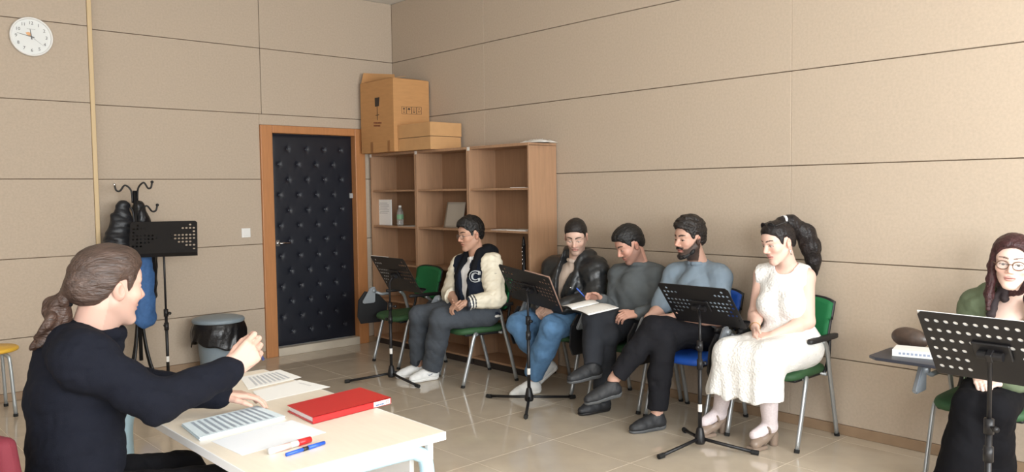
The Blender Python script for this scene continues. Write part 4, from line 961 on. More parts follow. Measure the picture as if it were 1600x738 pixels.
def face_paint(H, P, base, lip=(160, 84, 78), brow=(34, 26, 22), beard=0.0, beard_col=(40, 32, 28), stub=0.0, blush=0.25, lash=1.0, browz=0.0305, makeup=0.0, moustache=None, bwt=1.0):
    q = H.loc(P); x, y, z = q.T; ay = np.abs(y); col = np.tile(base, (len(P), 1)).astype(float)
    def mix(c, w): w = np.clip(w, 0, 1)[:, None]; col[:] = col * (1 - w) + np.array(c) * w
    sm = lambda e0, e1, v: np.clip((v - e0) / (e1 - e0), 0, 1)
    ish = (np.abs(x) < 0.14) & (ay < 0.11) & (np.abs(z) < 0.16)
    red = base * np.array([1.06, 0.78, 0.74])
    g = np.exp(-(((ay - 0.043) / 0.022) ** 2 + ((z + 0.028) / 0.022) ** 2)) * (x > 0.03); mix(red, g * blush * 1.3 * ish)
    g = np.exp(-((x - 0.11) / 0.014) ** 2 - (z + 0.028) ** 2 / 0.0004); mix(red, g * 0.5 * ish)
    mix(red, 0.6 * ((ay > 0.078) & (np.abs(x + 0.01) < 0.03)) * ish)
    if stub or beard:
        lower = np.maximum(0, 1 - np.abs(ay - 0.0) / 0.2)
        line = np.interp(x, [-0.03, 0.0, 0.025, 0.06, 0.09], [0.015, 0.012, -0.02, -0.048, -0.05])
        w = sm(0.0, 0.012, line - z) * (x > -0.035) * sm(-0.16, -0.135, z) * ish
        must = np.exp(-((z + 0.049) / 0.0065) ** 2) * (ay < 0.034) * (x > 0.05)
        chin = ((ay < 0.02) & (z < -0.078)) * 1.0
        w = np.maximum(w * sm(0.010, 0.03, ay + 0.03 * (z < -0.078)), must) * ish
        mix(srgb(*beard_col), w * max(beard, stub))
    lipm = (((ay / 0.026) ** 2 + ((z + 0.0645) / 0.0135) ** 2) < 1) & (x > 0.072) & ish; mix(srgb(*lip), lipm * 0.55)
    mix(srgb(90, 40, 38), 0.8 * ((np.abs(z + 0.0645) < 0.0016) & (ay < 0.022) & (x > 0.06) & ish))
    bz = browz + 0.005 * np.sin(np.clip((ay - 0.012) / 0.04, 0, 1) * 2.6) - 0.0
    bw = np.interp(ay, [0.01, 0.02, 0.04, 0.054], [0.003, 0.0042, 0.0034, 0.0016]) * bwt
    mix(srgb(*brow), 0.9 * ((np.abs(z - bz) < bw) & (ay > 0.0105) & (ay < 0.054) & (x > 0.03) & ish))
    ez = ((ay - 0.031) / 0.0165) ** 2
    lash_m = (np.abs(z - 0.0052 + 0.0045 * ez) < 0.0017) & (ez < 1.05) & (x > 0.06) & ish; mix(srgb(30, 22, 20), lash_m * lash)
    if makeup: mix(srgb(120, 84, 80), makeup * ((np.abs(z - 0.012) < 0.006) & (ez < 1.1) & (x > 0.05) & ish))
    return col
def eyes(H, parent, origin, iris=(52, 36, 26), down=0.0, side=0.0):
    for q in (-1, 1):
        bm = BM(); bmesh.ops.create_uvsphere(bm, u_segments=16, v_segments=12, radius=0.0122 * H.s)
        me = bpy.data.meshes.new('eye'); bm.to_mesh(me); bm.free(); P = np.array([v.co for v in me.vertices]) / (0.0122 * H.s)
        g = unit(A3(1, side, -down)); dd = P @ g; c = np.tile(np.array(srgb(205, 196, 190)), (len(P), 1)); c[dd > 0.80] = srgb(*iris); c[dd > 0.955] = (0.005, 0.005, 0.005)
        W = (H.R @ (P * 0.0122 * H.s).T).T + H.w(0.0735, q * 0.031, 0.0018) - np.array(origin)
        me.vertices.foreach_set('co', W.astype(np.float32).ravel()); a = me.color_attributes.new('Col', 'FLOAT_COLOR', 'POINT'); cc = np.ones((len(P), 4), np.float32); cc[:, :3] = c; a.data.foreach_set('color', cc.ravel()); me.update()
        link('eye', me, M_EYE, parent, True)
def hand_field(F, W, d, n, side, curl=(25, 35, 25), spread=0.0, sc=1.0, thumb=(0.75, 0.65, 0.1), thumb_curl=18, finger_curls=None):
    """W wrist, d towards the fingers, n the way the palm looks; side +1 left hand, -1 right; returns points for the bounding box"""
    d = unit(d); n = np.array(n, float); n = unit(n - d * (n @ d)); a = np.cross(n, d) * side
    pts = [W]; kn = []
    offs = (0.029, 0.0095, -0.0095, -0.027); lens = ((0.043, 0.026, 0.021), (0.047, 0.03, 0.022), (0.043, 0.028, 0.021), (0.034, 0.021, 0.019)); ln = (0.086, 0.09, 0.086, 0.078)
    for i in range(4):
        K = W + (d * ln[i] + a * offs[i]) * sc; kn.append(K); F.cap(W + (d * 0.012 + a * offs[i] * 0.55) * sc, K, 0.0165 * sc, 0.0115 * sc, 0.010)
    for i in range(4):
        cu = finger_curls[i] if finger_curls else curl; p = kn[i]; dd = unit(d + a * spread * (1.5 - i) * 0.25); ang = 0
        for j in range(3):
            ang += math.radians(cu[j]); v = dd * math.cos(ang) + n * math.sin(ang); e = p + v * lens[i][j] * sc
            F.cap(p, e, (0.0098, 0.0086, 0.0078)[j] * sc, (0.0086, 0.0078, 0.0066)[j] * sc, 0.0035); p = e; pts.append(e)
    b = W + (d * 0.022 + a * 0.024 + n * 0.006) * sc; v = unit(d * thumb[0] + a * thumb[1] + n * thumb[2]); F.cap(W + (d * 0.01 + a * 0.01) * sc, b, 0.016 * sc, 0.0155 * sc, 0.012); p = b
    for j, (L, r0, r1) in enumerate(((0.040, 0.0145, 0.0115), (0.032, 0.0112, 0.0098), (0.025, 0.0098, 0.0075))):
        e = p + v * L * sc; F.cap(p, e, r0 * sc, r1 * sc, 0.005); p = e; pts.append(e); c_ = math.radians(thumb_curl); v = unit(v * math.cos(c_) + unit(d * 0.8 + n * 0.6 - a * 0.6) * math.sin(c_))
    P = np.array(pts); return P.min(0) - 0.028, P.max(0) + 0.028
def torso_frame(J):
    up = unit((J['shR'] + J['shL']) / 2 - (J['hiR'] + J['hiL']) / 2); lf = J['shL'] - J['shR']; lf = unit(lf - up * (lf @ up)); fw = np.cross(lf, up)
    hl = J['hiL'] - J['hiR']; hl = unit(hl - up * (hl @ up)); hf = np.cross(hl, up)
    return np.stack([fw, lf, up], 1), np.stack([hf, hl, up], 1)
def torso_prims(F, J, g, w=1.0, dpt=1.0, belly=1.0, bust=0.0, k=0.05):
    """g: how far the surface lies outside the body"""
    R, Rh = torso_frame(J); ms, mh = (J['shR'] + J['shL']) / 2, (J['hiR'] + J['hiL']) / 2; up = R[:, 2]; L = np.linalg.norm(ms - mh)
    F.ell(mh + up * 0.045, (0.115 * dpt + g, 0.165 * w + g, 0.12 + g), Rh, k)
    F.ell(mh + (ms - mh) * 0.45 + R[:, 0] * 0.008, (0.102 * dpt * belly + g, 0.140 * w * belly + g, 0.19 + g), R, k)
    F.ell(ms - up * 0.13 + R[:, 0] * 0.012, (0.108 * dpt + g, 0.160 * w + g, 0.175 + g), R, k)
    for q, s in (('shR', -1), ('shL', 1)):
        F.cap(ms + up * 0.02 - R[:, 0] * 0.01, J[q] - up * 0.005, 0.058 + g * 0.8, 0.058 + g, 0.03); F.cap(J['neck'] - up * 0.035 - R[:, 0] * 0.022 + R[:, 1] * s * 0.03, J[q] + up * 0.004, 0.036 + g * 0.7, 0.05 + g, 0.03)
    if bust:
        for s in (-1, 1): F.ell(ms - up * 0.17 + R[:, 0] * (0.085 + g) + R[:, 1] * s * 0.075 * w, (bust, bust * 1.05, bust * 1.1), R, 0.035)
def limb(F, pts, rs, k=0.02): F.chain(pts, rs, k)
def shoe(parent, origin, ankle, yaw, pitch, upper, sole, name='shoe', sc=1.0, mark=None, roll=0.0, high=0.0, laces=None, open_top=False):
    """ankle: joint; the sole lies 0.085 below it; yaw: toe direction"""
    R = rotm(math.radians(yaw), math.radians(pitch), math.radians(roll)); T = lambda x, y, z: ankle + R @ (A3(x, y, z - 0.088) * sc)
    def body(g, F):
        F.cap(T(-0.028, 0, 0.048), T(0.06, 0, 0.05), (0.036 + g) * sc, (0.040 + g) * sc, 0.02); F.cap(T(0.06, 0, 0.045), T(0.125, 0.004, 0.036), (0.043 + g) * sc, (0.041 + g) * sc, 0.02); F.cap(T(0.125, 0.004, 0.036), T(0.172, 0.006, 0.03), (0.041 + g) * sc, (0.030 + g) * sc, 0.02)
        return F
    F = body(0.0, Field()); F.cap(T(-0.012, 0, 0.06), T(-0.012, 0, 0.095 + high), 0.041 * sc, 0.039 * sc, 0.03); F.cap(T(0.0, 0, 0.09), T(0.09, 0, 0.062), 0.03 * sc, 0.028 * sc, 0.02)
    F.plane(T(0, 0, 0.02), -R[:, 2]); F.plane(T(-0.012, 0, 0.108 + high), R @ A3(-0.15, 0, 1))
    o = blob(name, F, 0.005, upper, parent, origin, folds(7, 0.0012, 90))
    S = body(0.0045, Field()); S.cap(T(-0.03, 0, 0.02), T(0.165, 0.005, 0.02), 0.03 * sc, 0.028 * sc, 0.02); S.plane(T(0, 0, 0), -R[:, 2]); S.plane(T(0, 0, 0.030), R @ A3(0.06, 0, 1))
    blob('sole', S, 0.005, sole, o, origin)
    if mark:
        bm = BM(); pts = [(-0.035, 0.078), (-0.012, 0.060), (0.022, 0.046), (0.044, 0.044), (0.050, 0.056), (0.046, 0.066), (0.040, 0.056), (0.020, 0.055), (-0.010, 0.066)]
        add_prism(bm, [tuple(T(x + 0.01, 0.036, z) - origin) for x, z in pts], tuple(R @ A3(0, 0.0085, 0))); obj('side_mark', bm, mark, o)
    if laces:
        for i in range(4):
            x = 0.055 + i * 0.02; zt = 0.098 - i * 0.007; bm = BM(); add_tube(bm, [tuple(T(x, -0.026, zt - 0.016) - origin), tuple(T(x + 0.006, -0.012, zt - 0.001) - origin), tuple(T(x + 0.006, 0.012, zt - 0.001) - origin), tuple(T(x, 0.026, zt - 0.016) - origin)], 0.003, 6); obj('lace', bm, laces, o, True)
    return o
def hair_cap(H, top=0.014, side=0.007, back=0.010, zb=None, front=0.0, sc=1.0, quiff=0.0):
    """close hair over the skull with a hairline that falls from brow to nape"""
    F = Field(); E = lambda c, r, k=0.02: F.ell(H.w(*c), np.array(r) * H.s, H.R, k)
    E((-0.014 - back * 0.3, 0, 0.030 + top * 0.4), (0.098 + back * 0.8, 0.077 + side, 0.090 + top * 0.8)); E((0.02, 0, 0.068 + top * 0.3), (0.072 + front, 0.064 + side, 0.05 + top * 0.7), 0.03)
    E((-0.045, 0, -0.02), (0.060 + back * 0.3, 0.060 + side * 0.4, 0.062), 0.02)
    xs, zs = zb if zb else ([-0.12, -0.06, -0.03, -0.012, 0.012, 0.022, 0.032, 0.06, 0.085, 0.12], [-0.062, -0.052, -0.026, 0.026, 0.024, -0.022, -0.006, 0.055, 0.074, 0.076])
    F.hl = (xs, zs); F.H = H; F.side = side
    def cut(P): q = H.loc(P); return (np.interp(q[..., 0], xs, zs) - 0.45 * np.clip(np.abs(q[..., 1]) - 0.026, 0, 0.03) * (q[..., 0] > 0.05) - q[..., 2]) * 0.7 * H.s
    F.fn(cut)
    return F
def strands(seed, amp, H, along=(0.35, 1.0, 1.0), f=130, hl=None, taper=0.0):
    g = folds(seed, amp, f, along, 6); e = folds(seed + 3, 0.004, 170, (1, 1, 1), 4)
    def d(P):
        q = H.loc(P); out = g(q)
        if hl is not None:
            h = q[:, 2] - np.interp(q[:, 0], hl[0], hl[1]) + e(q); out = out + taper * np.clip(1 - h / 0.03, 0, 1) ** 1.5
        return out
    return d
def hair_mat(name, rgb, rough=0.45): return mat(name, srgb(*rgb), rough, spec=0.4, noise=0.35, nscale=70, stretch=(0.25, 1, 1), bump=0.5, bscale=160, bstretch=(0.2, 1, 1))
def ring_pts(c, R, a, b, n=24, a0=0.0, a1=2 * PI): return [c + R[:, 0] * a * math.cos(t) + R[:, 1] * b * math.sin(t) for t in np.linspace(a0, a1, n)]
def glasses(H, parent, origin, mt, rw=0.021, rh=0.018, th=0.0016, lens=None, name='glasses', off=(0, 0, 0)):
    g = empty(name); g.parent = parent; ox, oy, oz = off
    fr = BM(); W = lambda x, y, z: tuple(H.w(x + ox, y + oy, z + oz) - origin)
    for q in (-1, 1):
        bm = BM(); pts = [W(0.101 - 0.010 * abs(math.cos(t)) * 0 - 0.006 * (0.5 + 0.5 * math.cos(t) * 1), q * (0.0325 + rw * math.cos(t)), 0.0 + rh * math.copysign(abs(math.sin(t)) ** 0.8, math.sin(t))) for t in np.linspace(0, 2 * PI, 25)]
        add_tube(bm, pts, th, 6, False); obj('rim', bm, mt, g, True)
        if lens:
            bm = BM(); bm.faces.new([bm.verts.new(p) for p in pts[:-1]]); obj('lens', bm, lens, g)
        bm = BM(); add_tube(bm, [W(0.096, q * (0.0325 + rw), 0.004), W(0.085, q * 0.069, 0.005), W(0.0, q * 0.084, 0.006), W(-0.03, q * 0.084, -0.008)], th * 0.9, 6); obj('temple', bm, mt, g, True)
    bm = BM(); add_tube(bm, [W(0.1, -0.0125, 0.004), W(0.107, 0, 0.007), W(0.1, 0.0125, 0.004)], th * 0.9, 6); obj('bridge', bm, mt, g, True)
    return g
def body_mesh(parent, origin, F, H, boxes, paint, hc=0.0095, hf=0.003):
    """one continuous skin: coarse where clothes cover it, fine at head and hands"""
    V, Q = F.mesh(hc); keep = np.ones(len(Q), bool); parts = [(V, None)]
    allV, allQ = [], []
    for lo, hi, h in boxes:
        ins = np.all((V > lo + h * 1.5) & (V < hi - h * 1.5), 1); keep &= ~ins[Q].all(1)
    allV.append(V); allQ.append(Q[keep]); n = len(V)
    for lo, hi, h in boxes:
        v, q = F.mesh(h, lo, hi, close=False)
        if len(q): allV.append(v); allQ.append(q + n); n += len(v)
    V = np.concatenate(allV); Q = np.concatenate(allQ)
    used = np.zeros(len(V), bool); used[Q.ravel()] = True; remap = np.cumsum(used) - 1; V = V[used]; Q = remap[Q]
    return link('body', np_mesh('body', V - np.array(origin), Q, paint(V)), M_SKIN, parent)
def hbox(H, neck): lo = np.minimum(H.c - 0.14, neck); hi = H.c + 0.15; lo = H.c - 0.15; lo[2] = min(neck[2] - 0.01, H.c[2] - 0.15); return lo, hi
# ================================================================== where everybody's joints are (photo pixel + the plane it lies on)
def JJ(**k): return {n: (at(*v) if not isinstance(v, np.ndarray) else v) for n, v in k.items()}
JA = JJ(head=(735, 367, 'x', 0.60), neck=(746, 401, 'x', 0.52), shR=(722, 416, 'x', 0.52), shL=(766, 414, 'x', 0.50), elR=(704, 458, 'x', 0.60), elL=(775, 466, 'x', 0.56), waR=(712, 476, 'x', 0.80), waL=(727, 474, 'x', 0.80),
        hiR=(738, 497, 'x', 0.52), hiL=(762, 499, 'x', 0.52), knR=(657, 494, 'x', 1.0), knL=(689, 498, 'x', 1.0), anR=(655, 572, 'x', 0.93), anL=(674, 579, 'x', 0.93))
JB = JJ(head=(900, 370, 'x', 0.36), neck=(902, 404, 'x', 0.26), shR=(869, 421, 'x', 0.25), shL=(930, 424, 'x', 0.24), elR=(846, 460, 'x', 0.34), elL=(931, 466, 'x', 0.32), waR=(842, 478, 'x', 0.56), waL=(872, 482, 'x', 0.56),
        hiR=(881, 502, 'x', 0.24), hiL=(906, 505, 'x', 0.24), knR=(810, 508, 'x', 0.70), knL=(863, 512, 'x', 0.70), anR=(853, 570, 'x', 0.46), anL=(832, 588, 'x', 0.66))
JC = JJ(head=(984, 383, 'x', 0.34), neck=(999, 409, 'x', 0.24), shR=(968, 430, 'x', 0.27), shL=(1026, 430, 'x', 0.21), elR=(955, 482, 'x', 0.36), elL=(1027, 487, 'x', 0.28), waR=(939, 468, 'x', 0.56), waL=(996, 491, 'x', 0.50),
        hiR=(980, 512, 'x', 0.24), hiL=(1008, 516, 'x', 0.24), knR=(949, 525, 'x', 0.68), knL=(928, 500, 'x', 0.72), anR=(941, 618, 'x', 0.66), anL=(926, 572, 'x', 0.86))
JD = JJ(head=(1077, 374, 'x', 0.36), neck=(1091, 408, 'x', 0.26), shR=(1056, 430, 'x', 0.28), shL=(1124, 432, 'x', 0.24), elR=(1030, 486, 'x', 0.40), elL=(1122, 500, 'x', 0.34), waR=(1013, 496, 'x', 0.58), waL=(1055, 494, 'x', 0.56),
        hiR=(1073, 522, 'x', 0.27), hiL=(1106, 524, 'x', 0.27), knR=(1036, 533, 'x', 0.70), knL=(1022, 514, 'x', 0.74), anR=(1026, 648, 'x', 0.74), anL=(958, 594, 'x', 0.92))
JE = JJ(head=(1216, 379, 'x', 0.36), neck=(1230, 411, 'x', 0.25), shR=(1192, 430, 'x', 0.27), shL=(1259, 433, 'x', 0.23), elR=(1180, 492, 'x', 0.33), elL=(1262, 503, 'x', 0.29), waR=(1180, 512, 'x', 0.52), waL=(1208, 524, 'x', 0.50),
        hiR=(1218, 547, 'x', 0.26), hiL=(1252, 554, 'x', 0.26), knR=(1142, 555, 'x', 0.70), knL=(1198, 563, 'x', 0.70), anR=(1124, 645, 'x', 0.53), anL=(1203, 664, 'x', 0.53))
JF = JJ(head=(1582, 410, 'x', 0.42), neck=(1584, 452, 'x', 0.31), shR=(1529, 480, 'x', 0.31), shL=(1634, 490, 'x', 0.31), elR=(1512, 545, 'x', 0.36), elL=(1648, 560, 'x', 0.36), waR=(1530, 590, 'x', 0.56), waL=(1575, 597, 'x', 0.56),
        hiR=(1546, 606, 'x', 0.27), hiL=(1588, 612, 'x', 0.27), knR=(1518, 634, 'x', 0.70), knL=(1556, 640, 'x', 0.70), anR=(1498, 768, 'x', 0.70), anL=(1543, 734, 'x', 0.56))
JT = JJ(head=(171, 449, 'y', 4.46), neck=(143, 516, 'y', 4.42), shR=(128, 562, 'y', 4.60), shL=np.array([4.21, 4.22, 1.06]), elR=(246, 628, 'y', 4.70), elL=np.array([3.96, 4.10, 0.86]), waR=(360, 580, 'y', 4.64), waL=(345, 618, 'y', 4.24),
        hiR=np.array([4.25, 4.52, 0.54]), hiL=np.array([4.25, 4.33, 0.54]), knR=np.array([3.84, 4.52, 0.53]), knL=np.array([3.86, 4.28, 0.53]), anR=np.array([3.90, 4.52, 0.10]), anL=np.array([3.88, 4.28, 0.10]))
def push(J_, d):      # bring the upper body away from the chair back, along the sight lines
    for k_ in ('head', 'neck', 'shR', 'shL', 'elR', 'elL', 'waR', 'waL', 'hiR', 'hiL'): J_[k_] = CAM + (J_[k_] - CAM) * ((J_[k_][0] + d - CAM[0]) / (J_[k_][0] - CAM[0]))
push(JA, 0.135); push(JB, 0.045); push(JC, 0.03); push(JD, 0.02); push(JE, 0.02); push(JF, 0.03)
for J_ in (JA, JB, JC, JD, JE, JF):
    for k_ in ('hiR', 'hiL'): J_[k_][2] = max(J_[k_][2], 0.572)
for k_ in ('anR', 'anL'): JA[k_][2] = 0.09
for k_ in ('hiR', 'hiL'): JT[k_][2] = 0.565
# soles on the floor
for J_, k_, z_ in ((JB, 'anL', 0.118), (JC, 'anR', 0.088), (JD, 'anR', 0.088), (JE, 'anR', 0.135), (JE, 'anL', 0.125), (JF, 'anR', 0.098), (JT, 'anR', 0.098), (JT, 'anL', 0.098)): J_[k_][2] = z_
# ================================================================== the people
M_NAVY = mat('navy_wool', srgb(30, 36, 50), 0.85, bump=0.2, bscale=500, spec=0.15)
M_WHITET = mat('white_cotton', srgb(226, 226, 226), 0.8, bump=0.1, bscale=300)
M_CREAM = mat('cream_sleeve', (0.7, 0.65, 0.55), 0.55, vcol=True, bump=0.08, bscale=120)
M_RIB = mat('rib_knit', (0.1, 0.1, 0.1), 0.85, vcol=True, bump=0.2, bscale=500, spec=0.15)
M_HOOD = mat('black_fleece', srgb(22, 23, 27), 0.9, bump=0.2, bscale=300, spec=0.15)
M_GREYP = mat('charcoal_cotton', srgb(72, 77, 84), 0.85, noise=0.06, nscale=60, bump=0.15, bscale=400, spec=0.15)
M_LEATH = mat('black_leather', srgb(34, 36, 38), 0.36, spec=0.5, bump=0.15, bscale=140)
M_JEANS = mat('blue_jeans', srgb(84, 122, 160), 0.85, noise=0.16, nscale=18, bump=0.2, bscale=500)
M_BEIGE = mat('beige_cotton', srgb(190, 172, 158), 0.85)
M_CHARC = mat('charcoal_knit', srgb(84, 88, 90), 0.9, bump=0.15, bscale=500, spec=0.15)
M_DKPANT = mat('dark_grey_trousers', srgb(46, 48, 53), 0.85, bump=0.15, bscale=400, spec=0.15)
M_BLUEGR = mat('blue_grey_jersey', srgb(116, 130, 142), 0.85, bump=0.1, bscale=500)
M_BKPANT = mat('black_trousers', srgb(29, 29, 33), 0.85, bump=0.15, bscale=400, spec=0.15)
M_OLIVE = mat('olive_cotton', srgb(92, 104, 80), 0.85, bump=0.15, bscale=350)
M_BLACKC = mat('black_cotton', srgb(15, 15, 19), 0.85, bump=0.1, bscale=400, spec=0.15)
M_SWEAT = mat('navy_black_knit', srgb(18, 20, 29), 0.9, bump=0.25, bscale=450, spec=0.15)
M_SHW = mat('white_trainer', srgb(222, 222, 220), 0.55, bump=0.1, bscale=200); M_SHWS = mat('white_sole', srgb(232, 232, 230), 0.5)
M_SHB = mat('black_trainer', srgb(34, 35, 38), 0.6, bump=0.15, bscale=250); M_SHBS = mat('grey_sole', srgb(84, 86, 88), 0.6); M_SHBK = mat('black_sole', srgb(24, 24, 26), 0.5)
def dress_mat():
    m_ = mat('white_waffle', srgb(236, 235, 232), 0.8); nt = m_.node_tree; p = nt.nodes['Principled BSDF']; tc = nt.nodes.new('ShaderNodeTexCoord')
    v = nt.nodes.new('ShaderNodeTexVoronoi'); v.inputs['Scale'].default_value = 75; b = nt.nodes.new('ShaderNodeBump'); b.inputs['Strength'].default_value = 0.6; b.inputs['Distance'].default_value = 0.006
    nt.links.new(tc.outputs['Object'], v.inputs['Vector']); nt.links.new(v.outputs['Distance'], b.inputs['Height']); nt.links.new(b.outputs[0], p.inputs['Normal']); return m_
M_DRESS = dress_mat()
def lens_mat():
    m_ = mat('lens_clear', (0.9, 0.92, 0.92), 0.03); m_.node_tree.nodes['Principled BSDF'].inputs['Alpha'].default_value = 0.10; return m_
def person(label, J, base):
    o = tag(empty('person', tuple(base)), label, 'person', None); return o, np.array(base, float)
def skin_body(root, O, J, H, skin, hands, paint, nr=0.056, w=1.0, dpt=1.0, arm=1.0, leg=1.0, female=False, jaw=1.0, bust=0.0, extra=None, hf=0.003, belly=1.0):
    F = Field(); torso_prims(F, J, -0.007, w, dpt, belly, bust, 0.05)
    for s in 'RL':
        F.chain([J['sh' + s], J['el' + s]], [0.052 * arm, 0.042 * arm], 0.025); m_ = J['el' + s] * 0.7 + J['wa' + s] * 0.3
        F.chain([J['el' + s], m_, J['wa' + s]], [0.041 * arm, 0.042 * arm, 0.0265 * arm], 0.02)
        F.chain([J['hi' + s], J['kn' + s]], [0.088 * leg, 0.06 * leg], 0.03); c = J['kn' + s] * 0.68 + J['an' + s] * 0.32
        F.chain([J['kn' + s], c, J['an' + s]], [0.056 * leg, 0.056 * leg, 0.038 * leg], 0.02)
    head_field(F, H, J['neck'] - A3(0, 0, 0.02), nr, female, jaw)
    bx = [tuple(hbox(H, J['neck'])) + (hf,)]
    for s, d, n, kw in hands:
        lo, hi = hand_field(F, J['wa' + s], d, n, 1 if s == 'L' else -1, **kw); bx.append((lo, hi, 0.0036))
    if extra: extra(F)
    return body_mesh(root, O, F, H, bx, paint)
def trousers(root, O, J, mt, r=(0.104, 0.082, 0.074, 0.066), seed=1, hem=0.05, w=1.0, flare=None, amp=0.006, name='trousers', h=0.0075):
    F = Field(); R, Rh = torso_frame(J); mh = (J['hiR'] + J['hiL']) / 2
    F.ell(mh + Rh[:, 2] * 0.03, (0.128, 0.18 * w, 0.115), Rh, 0.04)
    ends = []
    for s in 'RL':
        d = unit(J['an' + s] - J['kn' + s]); e = J['an' + s] - d * hem
        F.chain([J['hi' + s], J['kn' + s]], [r[0], r[1]], 0.03); m_ = (J['kn' + s] + e) / 2; F.chain([J['kn' + s], m_, e], [r[1] * 0.97, r[2], r[3]], 0.02); ends.append((e, d))
    def cut(P):
        out = np.full(P.shape[:-1], -1.0, np.float32)
        for e, d in ends:
            q = P - e.astype(np.float32); t = q @ d.astype(np.float32); rad = np.linalg.norm(q - t[..., None] * d.astype(np.float32), axis=-1); out = np.maximum(out, np.where(rad < 0.13, t, -1.0))
        return out
    F.fn(cut, 'clip', 0.003)
    g1, g2 = folds(seed, amp * 1.1, 28), folds(seed + 50, amp * 0.3, 70)
    return blob(name, F, h, mt, root, O, lambda P: g1(P) + g2(P))
def top(root, O, J, mt, g=0.018, sleeve=(0.064, 0.056, 0.046), name='shirt', seed=3, cuff=0.0, length=0.0, w=1.0, dpt=1.0, belly=1.0, neck_r=0.062, amp=0.005, short=None, sleeves=True, front=None, h=0.007, bust=0.0, collar=0.014, hemdrop=0.03, k=0.045, extra=None, col=None):
    """upper garment; short = share of the upper arm that the sleeve covers; front = carve for an open front"""
    F = Field(); R, Rh = torso_frame(J); mh = (J['hiR'] + J['hiL']) / 2; ms = (J['shR'] + J['shL']) / 2; up = R[:, 2]
    torso_prims(F, J, g, w, dpt, belly, bust, k)
    if sleeves:
        for s in 'RL':
            if short: e = J['sh' + s] * (1 - short) + J['el' + s] * short; F.chain([J['sh' + s], e], [sleeve[0], sleeve[1]], 0.03)
            else:
                d = unit(J['wa' + s] - J['el' + s]); e = J['wa' + s] - d * cuff; F.chain([J['sh' + s], J['el' + s]], [sleeve[0], sleeve[1]], 0.03); F.chain([J['el' + s], e], [sleeve[1], sleeve[2]], 0.02)
    nd = unit(J['neck'] - ms + up * 0.06)
    if collar:
        F.cap(ms - up * 0.05 + R[:, 0] * 0.022, J['neck'] - A3(0, 0, 0.058) + R[:, 0] * 0.014, 0.085 + g, neck_r + 0.002, 0.03)
        F.chain(ring_pts(J['neck'] - A3(0, 0, 0.012) + R[:, 0] * 0.012, R, neck_r + 0.004, neck_r, 15), [collar] * 15, 0.012)
    if extra: extra(F, R, ms, mh)
    F.plane(mh - up * hemdrop, -up)
    if not collar: F.cap(J['neck'] - A3(0, 0, 0.05), J['neck'] + A3(0, 0, 0.15), neck_r, neck_r, 0.006, 'sub')
    if front: front(F, R, ms, mh)
    g1, g2 = folds(seed, amp * 1.15, 22, (1, 1, 1.3)), folds(seed + 31, amp * 0.35, 55)
    return blob(name, F, h, mt, root, O, lambda P: g1(P) + g2(P), col)
def vee(w_top, w_bot, z_top=0.06, z_bot=-0.35, dep=0.05):
    """open front: a wedge carved along the chest"""
    def f(F, R, ms, mh):
        def d(P):
            q = (P - ms.astype(np.float32)) @ R.astype(np.float32); t = np.clip((q[..., 2] - z_bot) / (z_top - z_bot), 0, 1); hw = w_bot + (w_top - w_bot) * t
            return np.maximum(np.maximum(np.abs(q[..., 1]) - hw, dep - q[..., 0]), np.maximum(z_bot - q[..., 2], q[..., 2] - z_top - 0.2))
        F.fn(d, 'sub', 0.008)
    return f
GREY = np.array
# ---------------------------------------------------------------- student in the varsity jacket
J = JA; root, O = person('seated student in a navy varsity jacket with cream sleeves, glasses and folded hands', J, (0.62, 2.0, 0))
H = Head(J['head'], -8, 8, 0, 1.03); sk = SK(190, 148, 126)
skin_body(root, O, J, H, sk, [('R', J['waL'] - J['waR'] + A3(0.10, 0.0, -0.05), A3(-0.3, 0.5, 0.4), dict(curl=(40, 45, 30))), ('L', A3(0.10, -0.10, -0.03), A3(-0.2, -0.3, -0.8), dict(curl=(35, 40, 30)))],
          lambda P: face_paint(H, P, sk, stub=0.12, lip=(172, 104, 92), bwt=1.4), jaw=1.02)
eyes(H, root, O, down=0.35)
trousers(root, O, J, M_GREYP, (0.108, 0.09, 0.085, 0.078), 11, 0.03)
top(root, O, J, M_WHITET, 0.012, name='tshirt', sleeves=False, collar=0.009, neck_r=0.06)
R_, _r = torso_frame(J); ms_ = (J['shR'] + J['shL']) / 2; mh_ = (J['hiR'] + J['hiL']) / 2
def rib_col(P):
    q = (P - mh_) @ R_[:, 2]; c = np.tile(np.array(srgb(30, 36, 50)), (len(P), 1)); c[((q > -0.085) & (q < -0.068)) | ((q > -0.055) & (q < -0.038))] = srgb(222, 220, 214); return c
jk = top(root, O, J, M_RIB, 0.036, name='jacket', seed=5, sleeves=False, collar=0.0, neck_r=0.072, front=vee(0.06, 0.03, 0.02, -0.42, 0.06), amp=0.007, hemdrop=0.10, col=rib_col, extra=lambda F, R, ms, mh: (F.ell(mh - R[:, 2] * 0.03, (0.155, 0.20, 0.10), R, 0.03), F.fn(lambda P: np.where(((P - ms.astype(np.float32)) @ R[:, 2].astype(np.float32)) > -0.16, np.abs((P - ms.astype(np.float32)) @ R[:, 1].astype(np.float32)) - 0.178, -1.0), 'clip', 0.006)))
